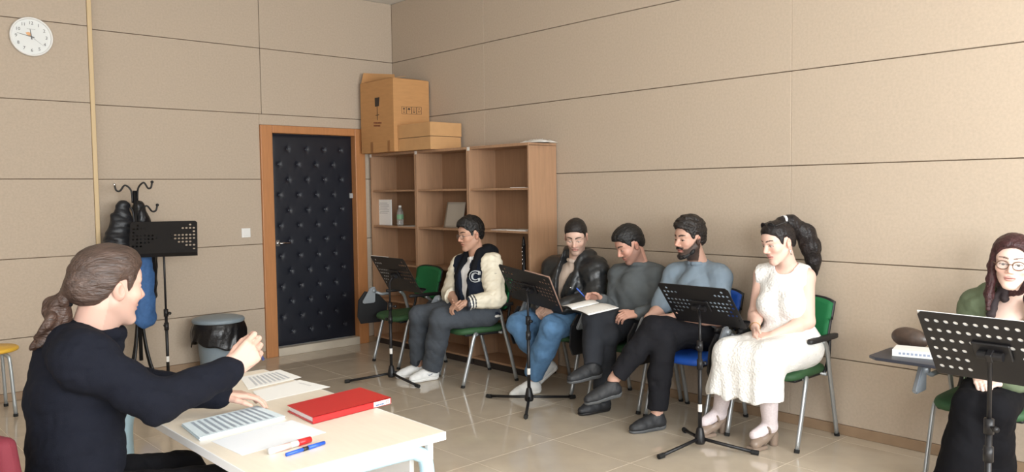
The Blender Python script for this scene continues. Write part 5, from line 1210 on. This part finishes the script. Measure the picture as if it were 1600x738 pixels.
for s in 'RL':
    d = unit(J['wa' + s] - J['el' + s]); e = J['wa' + s] - d * 0.012; F = Field(); F.chain([J['sh' + s] + A3(0, 0, 0.004), J['el' + s]], [0.099, 0.076], 0.03); F.chain([J['el' + s], e], [0.072, 0.05], 0.02); F.plane(e, d)
    F.plane(J['sh' + s] + R_[:, 1] * (0.0 if s == 'L' else -0.0), -R_[:, 1] * (1 if s == 'L' else -1), 0.01)
    def ccol(P, e=e, d=d):
        t = (P - e) @ d; c = np.tile(np.array(srgb(224, 216, 196)), (len(P), 1)); dist = np.linalg.norm(P - e, axis=1) < 0.12; c[dist & (t > -0.062)] = srgb(30, 36, 50); c[dist & (t > -0.052) & (t < -0.040)] = srgb(226, 222, 212); c[dist & (t > -0.028) & (t < -0.016)] = srgb(226, 222, 212); return c
    g1, g2 = folds(21, 0.007, 34), folds(22, 0.004, 70)
    sv = blob('sleeve', F, 0.0065, M_CREAM, jk, O, lambda P: g1(P) + g2(P), ccol)
F = Field(); nk = J['neck']; F.chain(ring_pts(nk + A3(0, 0, 0.040) - R_[:, 0] * 0.026, R_, 0.088, 0.094, 17, 0.95, 2 * PI - 0.95), [0.026, 0.032] + [0.042] * 13 + [0.032, 0.026], 0.02); F.ell(nk - R_[:, 0] * 0.12 + A3(0, 0, 0.02), (0.055, 0.115, 0.075), R_, 0.03)
for s in (-1, 1): F.chain([nk + R_[:, 0] * 0.04 + R_[:, 1] * s * 0.078 + A3(0, 0, 0.025), ms_ + R_[:, 0] * 0.125 + R_[:, 1] * s * 0.08 - A3(0, 0, 0.08), ms_ + R_[:, 0] * 0.150 + R_[:, 1] * s * 0.06 - A3(0, 0, 0.30)], [0.036, 0.030, 0.018], 0.015)
blob('hood', F, 0.007, M_HOOD, jk, O, folds(8, 0.004, 40))
def on_limb(px, py, a, b, r):      # where a sight line meets the sleeve
    d = unit(at(px, py, 'z', 0.0) - CAM); ax = unit(b - a); n_ = unit(np.cross(d, ax)); off = (a - CAM) @ n_; t = np.linalg.lstsq(np.stack([d, -ax], 1), a - CAM - n_ * off, rcond=None)[0][0]
    return CAM + d * (t - math.sqrt(max(r * r - off * off, 0)) / max(0.3, np.linalg.norm(np.cross(d, ax))))
bm = BM()
for k in range(8):
    p_ = on_limb(766 + k * 1.9, 426.5 + 0.35 * k - 0.06 * (k - 3.5) ** 2, J['shL'], J['elL'], 0.088); add_box(bm, tuple(p_ - O), (0.008, 0.008, 0.010))
obj('sleeve_print', bm, mat('print_dark', srgb(110, 108, 104), 0.8), jk)
# letter on the chest: outlined C
lc = at(743, 433, 'x', J['shL'][0] + 0.13); nrm = unit(R_[:, 0] * 0.9 + R_[:, 1] * 0.42); xa = unit(np.cross(A3(0, 0, 1), nrm)); ya = np.cross(nrm, xa)
def place(c, xa, ya, nrm):
    Mx = Matrix.Identity(4)
    for i in range(3): Mx[i][0], Mx[i][1], Mx[i][2], Mx[i][3] = xa[i], ya[i], nrm[i], c[i] - O[i]
    return Mx
def chest_hit(px, py, x0):    # walk the sight line towards the chest surface
    return at(px, py, 'x', x0)
M_LETW = mat('letter_white', srgb(200, 204, 206), 0.8); M_LETN = mat('letter_navy', srgb(28, 33, 46), 0.8)
text_mesh('letter_outline', 'C', 0.118, M_LETW, jk, place(lc + nrm * 0.012, xa, ya, nrm), 0.022, 0.006); text_mesh('letter', 'C', 0.118, M_LETN, jk, place(lc + nrm * 0.0142, xa, ya, nrm), 0.022, 0.0005)
hcp = hair_cap(H, 0.028, 0.008, 0.012, front=0.020); blob('hair', hcp, 0.0035, hair_mat('hair_black', (22, 20, 20)), root, O, strands(3, 0.004, H, hl=hcp.hl, taper=0.008))
glasses(H, root, O, mat('thin_metal_frame', srgb(120, 110, 104), 0.3, metal=0.7), lens=lens_mat())
shoe(root, O, J['anR'] + A3(0, 0, 0), -25, 0, M_SHW, M_SHWS, laces=M_WHITET); shoe(root, O, J['anL'], -12, 0, M_SHW, M_SHWS, laces=M_WHITET, mark=mat('mark_grey', srgb(130, 136, 146), 0.6))
# ---------------------------------------------------------------- student in the leather jacket
J = JB; root, O = person('seated student in a black leather jacket and blue jeans looking down', J, (0.3, 2.85, 0))
HB = Head(J['head'], 34, 24, 0, 1.03); skb = SK(204, 170, 153)
skin_body(root, O, J, HB, skb, [('R', A3(0.11, 0.13, -0.07), A3(-0.2, 0.3, -0.4), dict(curl=(35, 40, 25))), ('L', A3(0.13, -0.12, -0.06), A3(-0.3, -0.4, -0.6), dict(curl=(30, 40, 25)))],
          lambda P: face_paint(HB, P, skb, stub=0.32, beard_col=(84, 66, 58), brow=(34, 25, 22), bwt=1.45))
eyes(HB, root, O, down=0.7)
trousers(root, O, J, M_JEANS, (0.112, 0.088, 0.082, 0.07), 31, 0.045, amp=0.008)
top(root, O, J, M_BEIGE, 0.012, name='tshirt', sleeves=False, collar=0.008, neck_r=0.06)
def lapels(F, R, ms, mh):
    nk = JB['neck']; F.chain(ring_pts(nk + A3(0, 0, 0.038) - R[:, 0] * 0.02, R, 0.086, 0.092, 13, 0.8, 2 * PI - 0.8), [0.026] + [0.036] * 11 + [0.026], 0.02)
    for q_ in ('shR', 'shL'): F.cap(nk - A3(0, 0, 0.03) - R[:, 0] * 0.02, JB[q_], 0.065, 0.085, 0.04)
    for s in (-1, 1): F.chain([nk + R[:, 0] * 0.045 + R[:, 1] * s * 0.075 + A3(0, 0, 0.02), ms + R[:, 0] * 0.15 + R[:, 1] * s * 0.10 - A3(0, 0, 0.11), ms + R[:, 0] * 0.165 + R[:, 1] * s * 0.045 - A3(0, 0, 0.25)], [0.022, 0.026, 0.014], 0.012)
RB, _r = torso_frame(J)
jk = top(root, O, J, M_LEATH, 0.050, (0.090, 0.084, 0.06), 'jacket', 41, 0.005, amp=0.007, collar=0.0, neck_r=0.066, extra=lapels, front=vee(0.07, 0.012, 0.03, -0.26, 0.06), hemdrop=0.05)
msb = (J['shR'] + J['shL']) / 2
for s, du in ((-1, 0.12), (1, 0.115), (-1, 0.155), (1, 0.17)):
    p = msb + RB[:, 0] * 0.182 + RB[:, 1] * s * du - A3(0, 0, 0.10 + (du - 0.12)); bm = BM(); bmesh.ops.create_uvsphere(bm, u_segments=10, v_segments=6, radius=0.007, matrix=Matrix.Translation(p - O)); obj('snap', bm, M_CHROME, jk, True)
hcp = hair_cap(HB, 0.013, 0.005, 0.007); blob('hair', hcp, 0.0035, hair_mat('hair_dark', (30, 26, 25)), root, O, strands(5, 0.0015, HB, hl=hcp.hl, taper=0.008))
shoe(root, O, J['anR'], -35, 38, M_SHW, M_SHWS, laces=M_WHITET, roll=-8); shoe(root, O, J['anL'] - A3(0, 0, 0.03), -20, 6, M_SHW, M_SHWS, laces=M_WHITET)
# ---------------------------------------------------------------- man in the charcoal top
J = JC; root, O = person('seated man in a charcoal long-sleeved top and dark trousers, pen hand raised', J, (0.28, 3.45, 0))
HC = Head(J['head'], -24, 28, 0, 1.03); skc = SK(194, 148, 130)
skin_body(root, O, J, HC, skc, [('R', A3(0.10, -0.05, 0.045), A3(0.3, 0.5, -0.8), dict(curl=(30, 50, 40), finger_curls=[(28, 40, 25), (45, 60, 40), (60, 70, 40), (65, 70, 40)])), ('L', A3(0.12, -0.06, 0.0), A3(-0.1, -0.5, -0.8), dict(curl=(30, 40, 25)))],
          lambda P: face_paint(HC, P, skc, stub=0.5, beard_col=(62, 48, 42), bwt=1.4))
eyes(HC, root, O, down=0.7)
trousers(root, O, J, M_DKPANT, (0.104, 0.08, 0.07, 0.06), 51, 0.0)
top(root, O, J, M_CHARC, 0.018, (0.068, 0.06, 0.042), 'sweater', 61, 0.01, amp=0.006, neck_r=0.060, collar=0.011)
hcp = hair_cap(HC, 0.024, 0.006, 0.010, front=0.014); blob('hair', hcp, 0.0035, hair_mat('hair_black', (22, 20, 20)), root, O, strands(6, 0.003, HC, hl=hcp.hl, taper=0.008))
d = unit(J['waL'] - J['elL']); bm = BM(); add_tube(bm, [tuple(J['waL'] - d * 0.022 - O), tuple(J['waL'] - d * 0.002 - O)], 0.033, 14); obj('wristwatch', bm, M_BLKPL, root, True)
pn = J['waR'] + A3(0.115, -0.05, 0.025); bm = BM(); add_tube(bm, [tuple(pn + A3(-0.03, 0.03, -0.045) - O), tuple(pn + A3(0.03, -0.05, 0.06) - O)], 0.0045, 8)
penC = obj('pen', bm, M_BLUEP); penC.location = tuple(O); tag(penC, 'blue pen held up by the man in the charcoal top', 'pen')
shoe(root, O, J['anR'], -15, 0, M_SHB, M_SHBK, high=0.006, laces=mat('grey_lace', srgb(66, 68, 72), 0.8)); shoe(root, O, J['anL'], -18, 4, M_SHB, M_SHBS, high=0.006, laces=mat('grey_lace', srgb(66, 68, 72), 0.8))
# ---------------------------------------------------------------- bearded man in the T-shirt
J = JD; root, O = person('seated bearded man in a blue-grey T-shirt with legs crossed', J, (0.3, 4.0, 0))
HD = Head(J['head'], -14, 3, 0, 1.04); skd = SK(194, 154, 136)
skin_body(root, O, J, HD, skd, [('R', A3(0.08, 0.10, -0.02), A3(0, 0.1, -1), dict(curl=(20, 30, 20))), ('L', A3(0.10, -0.12, -0.015), A3(0, -0.1, -1), dict(curl=(15, 25, 20)))],
          lambda P: face_paint(HD, P, skd, beard=0.92, beard_col=(34, 27, 24), brow=(28, 22, 20), browz=0.028, bwt=1.45), jaw=1.03, arm=1.02)
eyes(HD, root, O, side=0.2)
F = Field(); q0, q1 = HD, None
for q in (-1, 1): F.chain([HD.w(-0.004, q * 0.066, -0.03), HD.w(0.025, q * 0.056, -0.078), HD.w(0.066, q * 0.022, -0.108)], [0.005, 0.009, 0.011], 0.02)
F.chain([HD.w(0.07, -0.02, -0.106), HD.w(0.078, 0, -0.108), HD.w(0.07, 0.02, -0.106)], [0.011, 0.012, 0.011], 0.02)
F.chain([HD.w(0.083, -0.026, -0.056), HD.w(0.094, -0.008, -0.0475), HD.w(0.094, 0.008, -0.0475), HD.w(0.083, 0.026, -0.056)], [0.004, 0.0055, 0.0055, 0.004], 0.006)
blob('beard', F, 0.003, hair_mat('hair_black', (22, 20, 20)), root, O, strands(15, 0.0025, HD))
trousers(root, O, J, M_BKPANT, (0.106, 0.082, 0.072, 0.062), 71, 0.05)
top(root, O, J, M_BLUEGR, 0.018, (0.074, 0.074, 0.05), 'tshirt', 81, short=0.80, amp=0.006, neck_r=0.062, collar=0.009)
hcp = hair_cap(HD, 0.036, 0.009, 0.012, front=0.014); blob('hair', hcp, 0.0035, hair_mat('hair_brownblack', (34, 29, 27)), root, O, strands(9, 0.006, HD, (1, 1, 1), 100, hl=hcp.hl, taper=0.010))
shoe(root, O, J['anR'], -22, 0, M_SHB, M_SHBS, laces=mat('grey_lace', srgb(66, 68, 72), 0.8), high=0.004); shoe(root, O, J['anL'] - A3(-0.02, 0.0, 0.03), -25, 8, M_SHB, M_SHBS, laces=mat('grey_lace', srgb(66, 68, 72), 0.8), high=0.004)
# ---------------------------------------------------------------- woman in the white dress
J = JE; root, O = person('seated woman in a sleeveless white dress with a long black ponytail', J, (0.28, 4.68, 0))
HE = Head(J['head'], -20, 15, 2, 1.03); ske = SK(226, 188, 172)
skin_body(root, O, J, HE, ske, [('R', A3(0.10, 0.05, -0.09), A3(-0.4, 0.7, -0.2), dict(curl=(30, 40, 25), sc=0.92)), ('L', A3(0.11, -0.11, -0.02), A3(-0.2, -0.2, -0.9), dict(curl=(30, 40, 30), sc=0.92))],
          lambda P: face_paint(HE, P, ske, lip=(176, 82, 84), brow=(36, 26, 24), blush=0.35, makeup=0.35), nr=0.05, w=0.93, dpt=0.98, female=True, jaw=0.96, bust=0.07, arm=1.02)
eyes(HE, root, O, down=0.6)
F = Field(); torso_prims(F, J, 0.012, 0.93, 0.98, 1.0, 0.078, 0.05); RE, REh = torso_frame(J); mse, mhe = (J['shR'] + J['shL']) / 2, (J['hiR'] + J['hiL']) / 2
for s in 'RL':
    F.chain([J['hi' + s], J['kn' + s]], [0.13, 0.098], 0.06)
    hem_c = {'R': at(1134, 610, 'x', 0.70), 'L': at(1192, 626, 'x', 0.70)}[s]; F.chain([J['kn' + s], hem_c], [0.098, 0.112], 0.05)
kn_m, hm = (J['knR'] + J['knL']) / 2, (at(1134, 610, 'x', 0.70) + at(1192, 626, 'x', 0.70)) / 2
F.chain([mhe, kn_m - A3(0, 0, 0.01), hm], [0.12, 0.09, 0.10], 0.06)
F.fn(lambda P: (hm[2] - 0.008 + 0.012 * np.sin(P[..., 1] * 38) - P[..., 2]), 'clip', 0.003)
F.fn(lambda P: np.where(((P - mse.astype(np.float32)) @ RE[:, 2].astype(np.float32)) > -0.12, np.abs((P - mse.astype(np.float32)) @ RE[:, 1].astype(np.float32)) - 0.158, -1.0), 'clip', 0.004)
F.cap(J['neck'] - A3(0, 0, 0.03) + RE[:, 0] * 0.02, J['neck'] + A3(0, 0, 0.12), 0.066, 0.09, 0.006, 'sub')
gE, gE2 = folds(91, 0.003, 30), lambda P: 0.006 * np.sin(P[:, 1] * 62 + 3 * np.sin(P[:, 0] * 9)) * np.clip((0.52 - P[:, 2]) / 0.2, 0, 1)
blob('dress', F, 0.007, M_DRESS, root, O, lambda P: gE(P) + gE2(P))
F = Field()
for s in 'RL': F.chain([J['kn' + s] * 0.7 + J['an' + s] * 0.3, J['kn' + s] * 0.5 + J['an' + s] * 0.5, J['an' + s], J['an' + s] - A3(-0.10, 0.04, 0.045)], [0.062, 0.058, 0.043, 0.034], 0.02)
blob('stockings', F, 0.007, mat('white_lace', srgb(222, 210, 212), 0.8, noise=0.08, nscale=90, bump=0.2, bscale=200), root, O)
hcap = hair_cap(HE, 0.008, 0.007, 0.010, front=-0.004); kb = (-0.055, 0.0, 0.112)
hcap.ell(HE.w(*kb), np.array((0.038, 0.036, 0.03)), HE.R, 0.012)
blob('hair', hcap, 0.0035, hair_mat('hair_black_long', (26, 21, 22), 0.38), root, O, strands(14, 0.002, HE, hl=hcap.hl, taper=0.007))
F = Field(); pt = [HE.w(-0.07, 0, 0.115), HE.w(-0.115, 0.004, 0.09)] + [at(1258, 365, 'x', 0.20), at(1266, 385, 'x', 0.16), at(1271, 408, 'x', 0.125), at(1274, 428, 'x', 0.11)]
F.chain(pt, [0.026, 0.042, 0.056, 0.056, 0.042, 0.016], 0.03)
blob('ponytail', F, 0.0045, hair_mat('hair_black_long', (26, 21, 22), 0.38), root, O, folds(18, 0.003, 110, (1.2, 1.2, 0.1)))
F = Field(); F.chain(ring_pts(HE.w(-0.066, 0, 0.113), HE.R @ np.array(Matrix.Rotation(0.9, 3, 'Y')), 0.028, 0.03, 13), [0.008] * 13, 0.01); blob('hair_tie', F, 0.004, M_WHITET, root, O)
glasses(HE, root, O, M_BLKPL, 0.025, 0.022, 0.003, mat('lens_dark', srgb(20, 20, 24), 0.1), 'sunglasses', (-0.048, 0, 0.112))
for q in (-1, 1):
    bm = BM(); add_tube(bm, [tuple(HE.w(-0.004, q * 0.084, -0.04 - 0.012 * i) - O) for i in range(4)], [0.002, 0.005, 0.003, 0.006], 8); obj('earring', bm, M_CHROME, root, True)
bm = BM(); d = unit(J['waR'] - J['elR']); add_tube(bm, [tuple(p - O) for p in ring_pts(J['waR'] - d * 0.005, np.stack([unit(np.cross(d, (0, 1, 0))), unit(np.cross(d, np.cross(d, (0, 1, 0)))), d], 1), 0.030, 0.030, 17)], 0.0022, 6, False); obj('bracelet', bm, mat('gold', srgb(190, 150, 90), 0.3, metal=0.9), root, True)
M_TAUPE = mat('taupe_leather', srgb(138, 120, 106), 0.4)
def heel_shoe(ank, yaw):
    R = rotm(math.radians(yaw)); T = lambda x, y, z: ank + R @ A3(x, y, z - 0.125)
    F = Field(); F.cap(T(-0.02, 0, 0.092), T(0.05, 0, 0.066), 0.033, 0.036, 0.02).cap(T(0.05, 0, 0.060), T(0.13, 0, 0.036), 0.037, 0.032, 0.02).plane(T(0, 0, 0.07), R @ A3(-0.42, 0, -1)).cap(T(-0.01, 0, 0.16), T(0.075, 0, 0.105), 0.034, 0.034, 0.006, 'sub')
    F.fn(lambda P: (T(0, 0, 0.014)[2] - P[..., 2]), 'clip', 0.002)
    o = blob('shoe', F, 0.0045, M_TAUPE, root, O)
    S = Field(); S.rbox(T(0.115, 0, 0.012), (0.052, 0.030, 0.004), R, 0.008, 0.006).cap(T(0.06, 0, 0.022), T(-0.02, 0, 0.062), 0.012, 0.012, 0.015); S.fn(lambda P: (T(0, 0, 0.0)[2] - P[..., 2]), 'clip', 0.002); blob('sole', S, 0.0045, M_TAUPE, o, O)
    B = Field(); B.chain([T(-0.032, 0, 0.075), T(-0.034, 0, 0.012)], [0.030, 0.026], 0.01); B.fn(lambda P: (T(0, 0, 0.0)[2] - P[..., 2]), 'clip', 0.002); B.fn(lambda P: (P[..., 2] - T(0, 0, 0.085)[2]), 'clip', 0.002); blob('heel', B, 0.0045, M_TAUPE, o, O)
    bm = BM(); add_tube(bm, [tuple(T(0.045 + 0.004 * math.cos(t), 0.043 * math.sin(t), 0.108 + 0.030 * math.cos(t)) - O) for t in np.linspace(-2.0, 2.0, 15)], 0.0062, 8); st = obj('strap', bm, M_TAUPE, o, True)
    bm = BM(); add_tube(bm, [tuple(T(0.045 + u, -0.047, 0.103 + v) - O) for u, v in ((-0.008, -0.008), (0.008, -0.008), (0.008, 0.008), (-0.008, 0.008), (-0.008, -0.008))], 0.002, 6, False); obj('buckle', bm, M_CHROME, st, True)
heel_shoe(J['anR'] + A3(0, 0, -0.01), -12); heel_shoe(J['anL'] + A3(0, 0, 0.0), -10)
# ---------------------------------------------------------------- woman in olive at the right edge
J = JF; root, O = person('smiling woman with glasses, dark red hair and an olive jacket at the right edge', J, (0.3, 5.93, 0))
HF = Head(J['head'], 12, 5, -4, 1.02); skf = SK(232, 200, 186)
skin_body(root, O, J, HF, skf, [('R', A3(0.10, 0.05, -0.01), A3(0, 0.3, -1), dict(curl=(25, 35, 25), sc=0.92)), ('L', A3(0.10, -0.08, 0.0), A3(0, -0.3, -1), dict(curl=(25, 35, 25), sc=0.92))],
          lambda P: face_paint(HF, P, skf, lip=(190, 96, 96), brow=(74, 48, 42), blush=0.4), nr=0.049, w=0.9, female=True, jaw=0.95, bust=0.06, hf=0.0028)
eyes(HF, root, O, iris=(70, 48, 36), down=0.1)
trousers(root, O, J, M_BLACKC, (0.092, 0.080, 0.095, 0.125), 101, -0.01, 0.85)
top(root, O, J, M_BLACKC, 0.010, name='camisole', sleeves=False, collar=0.0, neck_r=0.09, w=0.9, bust=0.066, front=lambda F, R, ms, mh: F.fn(lambda P: ((P - ms.astype(np.float32)) @ R[:, 2].astype(np.float32)) + 0.115, 'clip', 0.004))
def wide_collar(F, R, ms, mh):
    nk = JF['neck']
    for s in (-1, 1): F.chain([nk - R[:, 0] * 0.06 + R[:, 1] * s * 0.05, nk + R[:, 1] * s * 0.115 - A3(0, 0, 0.03), ms + R[:, 0] * 0.12 + R[:, 1] * s * 0.125 - A3(0, 0, 0.14)], [0.03, 0.034, 0.02], 0.02)
top(root, O, J, M_OLIVE, 0.030, (0.078, 0.07, 0.056), 'jacket', 111, 0.01, amp=0.008, collar=0.0, neck_r=0.085, w=0.92, bust=0.06, extra=wide_collar, front=vee(0.085, 0.10, 0.05, -0.5, 0.02), hemdrop=0.04)
hc = hair_cap(HF, 0.014, 0.012, 0.014, zb=([-0.12, -0.03, 0.01, 0.03, 0.05, 0.075, 0.09, 0.12], [-0.12, -0.12, -0.10, -0.06, 0.04, 0.08, 0.092, 0.094]))
for q in (-1, 1): hc.chain([HF.w(0.03, q * 0.072, 0.05), HF.w(0.02, q * 0.083, -0.02), HF.w(0.02, q * 0.082, -0.09), HF.w(0.045, q * 0.082, -0.16), HF.w(0.06, q * 0.08, -0.23)], [0.014, 0.017, 0.019, 0.018, 0.010], 0.02)
hc.ell(HF.w(-0.06, 0, -0.08), (0.05, 0.08, 0.11), HF.R, 0.03)
blob('hair', hc, 0.0038, hair_mat('hair_red_brown', (58, 30, 32), 0.4), root, O, strands(24, 0.0035, HF, (1.2, 1.2, 0.2), 110))
glasses(HF, root, O, mat('tortoise_frame', srgb(92, 66, 48), 0.3), 0.024, 0.020, 0.0022, MATS['lens_clear'])
RF, _r = torso_frame(J); nk = J['neck']
F = Field(); F.chain(ring_pts(nk + A3(0, 0, 0.035) + RF[:, 0] * 0.006, RF, 0.06, 0.06, 17), [0.012] * 17, 0.01)
F.chain([nk + RF[:, 0] * 0.066 - RF[:, 1] * 0.025 + A3(0, 0, 0.03), nk + RF[:, 0] * 0.09 - RF[:, 1] * 0.05 - A3(0, 0, 0.03), nk + RF[:, 0] * 0.13 - RF[:, 1] * 0.06 - A3(0, 0, 0.11)], [0.014, 0.014, 0.022], 0.012)
F.chain([nk + RF[:, 0] * 0.066 - RF[:, 1] * 0.02 + A3(0, 0, 0.03), nk + RF[:, 0] * 0.095 - RF[:, 1] * 0.012 - A3(0, 0, 0.03)], [0.014, 0.02], 0.012)
blob('scarf', F, 0.005, mat('dark_scarf', srgb(42, 32, 34), 0.8), root, O, folds(33, 0.003, 80))
shoe(root, O, J['anR'] + A3(0.0, 0, -0.01), -8, 0, mat('blue_trainer', srgb(88, 108, 134), 0.6), M_SHWS); shoe(root, O, J['anL'] + A3(0, 0, -0.01), 0, 10, mat('blue_trainer', srgb(88, 108, 134), 0.6), M_SHWS, laces=M_WHITET)
# ---------------------------------------------------------------- teacher at the desk
J = JT; root, O = person('teacher with a long brown ponytail in a dark sweater, raising his right hand', J, (4.3, 4.41, 0))
HT = Head(J['head'], 192, 5, 0, 1.02); skt = SK(196, 158, 142)
skin_body(root, O, J, HT, skt, [('R', A3(-0.09, 0.02, 0.075), A3(-0.25, -1.0, -0.1), dict(sc=1.14, thumb=(0.9, 0.25, 0.5), thumb_curl=22, finger_curls=[(35, 55, 40), (45, 65, 45), (52, 70, 45), (58, 72, 45)])), ('L', A3(-0.11, 0.03, -0.012), A3(0, 0.0, -1), dict(curl=(14, 22, 18)))],
          lambda P: face_paint(HT, P, skt, stub=0.25, beard_col=(120, 104, 96), brow=(70, 56, 48), blush=0.4), nr=0.062, w=1.05, dpt=1.08, arm=1.08, hf=0.0028)
eyes(HT, root, O)
trousers(root, O, J, M_BLACKC, (0.115, 0.09, 0.08, 0.07), 121, 0.04, 1.05)
top(root, O, J, M_SWEAT, 0.024, (0.078, 0.066, 0.050), 'sweater', 131, 0.01, w=1.05, dpt=1.06, belly=1.08, amp=0.007, neck_r=0.068, collar=0.014, hemdrop=0.07)
hc = hair_cap(HT, 0.014, 0.012, 0.014, zb=([-0.12, -0.06, -0.035, -0.012, 0.016, 0.026, 0.034, 0.06, 0.085, 0.12], [-0.07, -0.06, -0.03, 0.016, 0.018, -0.038, -0.02, 0.045, 0.068, 0.07]))
tie = at(104, 464, 'y', 4.44)
hc.cap(HT.w(-0.09, 0, 0.0), tie, 0.05, 0.026, 0.03)
blob('hair', hc, 0.0035, hair_mat('hair_brown_grey', (66, 51, 44), 0.40), root, O, strands(44, 0.0022, HT, (0.15, 1.0, 1.2), 130, hl=hc.hl, taper=0.010))
F = Field()
for k, (pts, rad) in enumerate((([(104, 464), (90, 474), (82, 490), (86, 506), (74, 522), (60, 534), (47, 545)], 0.019), ([(104, 464), (96, 482), (98, 500), (88, 514), (86, 530)], 0.020), ([(104, 466), (88, 480), (92, 496), (78, 512), (72, 530), (58, 542)], 0.019), ([(104, 464), (84, 472), (76, 484), (80, 498), (70, 514), (54, 528)], 0.014))):
    P_ = smooth_path([tuple(at(x, y, 'y', 4.44 + 0.02 * (k - 1) * math.sin(i * 1.3 + k))) for i, (x, y) in enumerate(pts)], 4); n_ = len(P_)
    F.chain(P_, [rad * (0.7 + 0.5 * math.sin(PI * min(1, 0.15 + i / n_))) * (1 - 0.6 * (i / n_) ** 3) for i in range(n_)], 0.008)
blob('ponytail', F, 0.004, hair_mat('hair_brown_curly', (62, 45, 37), 0.42), root, O, folds(48, 0.004, 120, (1, 1, 0.7)))
F = Field(); dt = unit(HT.c - tie); F.chain(ring_pts(tie, np.stack([unit(np.cross(dt, (0, 1, 0))), A3(0, 1, 0), dt], 1), 0.026, 0.026, 13), [0.008] * 13, 0.01); blob('hair_tie', F, 0.004, M_HOOD, root, O)
shoe(root, O, J['anR'] + A3(0, 0, -0.01), 180, 0, M_SHB, M_SHBK); shoe(root, O, J['anL'] + A3(0, 0, -0.01), 180, 0, M_SHB, M_SHBK)
ph = at(393, 529, 'y', 4.61); bm = BM(); add_tube(bm, [tuple(ph + A3(-0.05, -0.02, -0.085) - O), tuple(ph + A3(0.004, 0.0, 0.012) - O)], 0.005, 8); o = obj('pen', bm, mat('navy_pen', srgb(44, 52, 92), 0.35)); o.location = tuple(O); tag(o, 'dark blue pen gripped in the teacher\'s raised right hand', 'pen')
# ---------------------------------------------------------------- the open book across two laps
bc_ = [at(879, 479, 'z', 0.785), at(918, 470, 'z', 0.785), at(967, 481, 'z', 0.785), at(920, 492, 'z', 0.785)]
ob = tag(empty('open_book', tuple(bc_[3])), 'open book of sheet music resting on the lap of the man in charcoal', 'book')
OB = bc_[3]
def page(a, b, c_, d_, name, mt, lift=0.010, dz=0.0):
    vs = []; n = 10
    for i in range(n + 1):
        for j in range(5):
            u, v = i / n, j / 4; p = (a * (1 - u) + b * u) * (1 - v) + (d_ * (1 - u) + c_ * u) * v; vs.append(tuple(p - OB + A3(0, 0, dz + lift * math.sin(u * PI) * (1 - 0.3 * u))))
    fs = [(i * 5 + j, (i + 1) * 5 + j, (i + 1) * 5 + j + 1, i * 5 + j + 1) for i in range(n) for j in range(4)]
    me = bpy.data.meshes.new(name); me.from_pydata(vs, [], fs); me.update(); o = link(name, me, mt, ob, True); o.modifiers.new('thick', 'SOLIDIFY').thickness = 0.004; return o
mA, mB = (bc_[0] + bc_[3]) / 2 * 0 + bc_[0] * 0.62 + bc_[3] * 0.38, bc_[1] * 0.62 + bc_[2] * 0.38
# spine runs from the near edge to the far edge; two fanned pages and a cover below
page(mA, bc_[3], bc_[2], mB, 'page_block', M_PAPER, 0.010)
page(mA, bc_[0], bc_[1], mB, 'page_block', M_PAPER, 0.012)
bm = BM(); add_prism(bm, [tuple(p - OB - A3(0, 0, 0.006)) for p in bc_], (0, 0, 0.002)); obj('cover', bm, M_BLKPL, ob)
bm = BM()
for r in range(8):
    t = (r + 1) / 9
    for u0, u1, a, b, c_, d_ in ((0.1, 0.9, mA, bc_[3], bc_[2], mB),):
        for g in range(2):
            v = t + g * 0.02; pts = []
            for u, vv in ((u0, v), (u1, v), (u1, v + 0.008), (u0, v + 0.008)):
                p = (a * (1 - u) + b * u) * (1 - vv) + (d_ * (1 - u) + c_ * u) * vv; pts.append(bm.verts.new(tuple(p - OB + A3(0, 0, 0.0008 + 0.010 * math.sin(u * PI) * (1 - 0.3 * u)))))
            bm.faces.new(pts)
obj('printed_lines', bm, M_STAFF, ob)
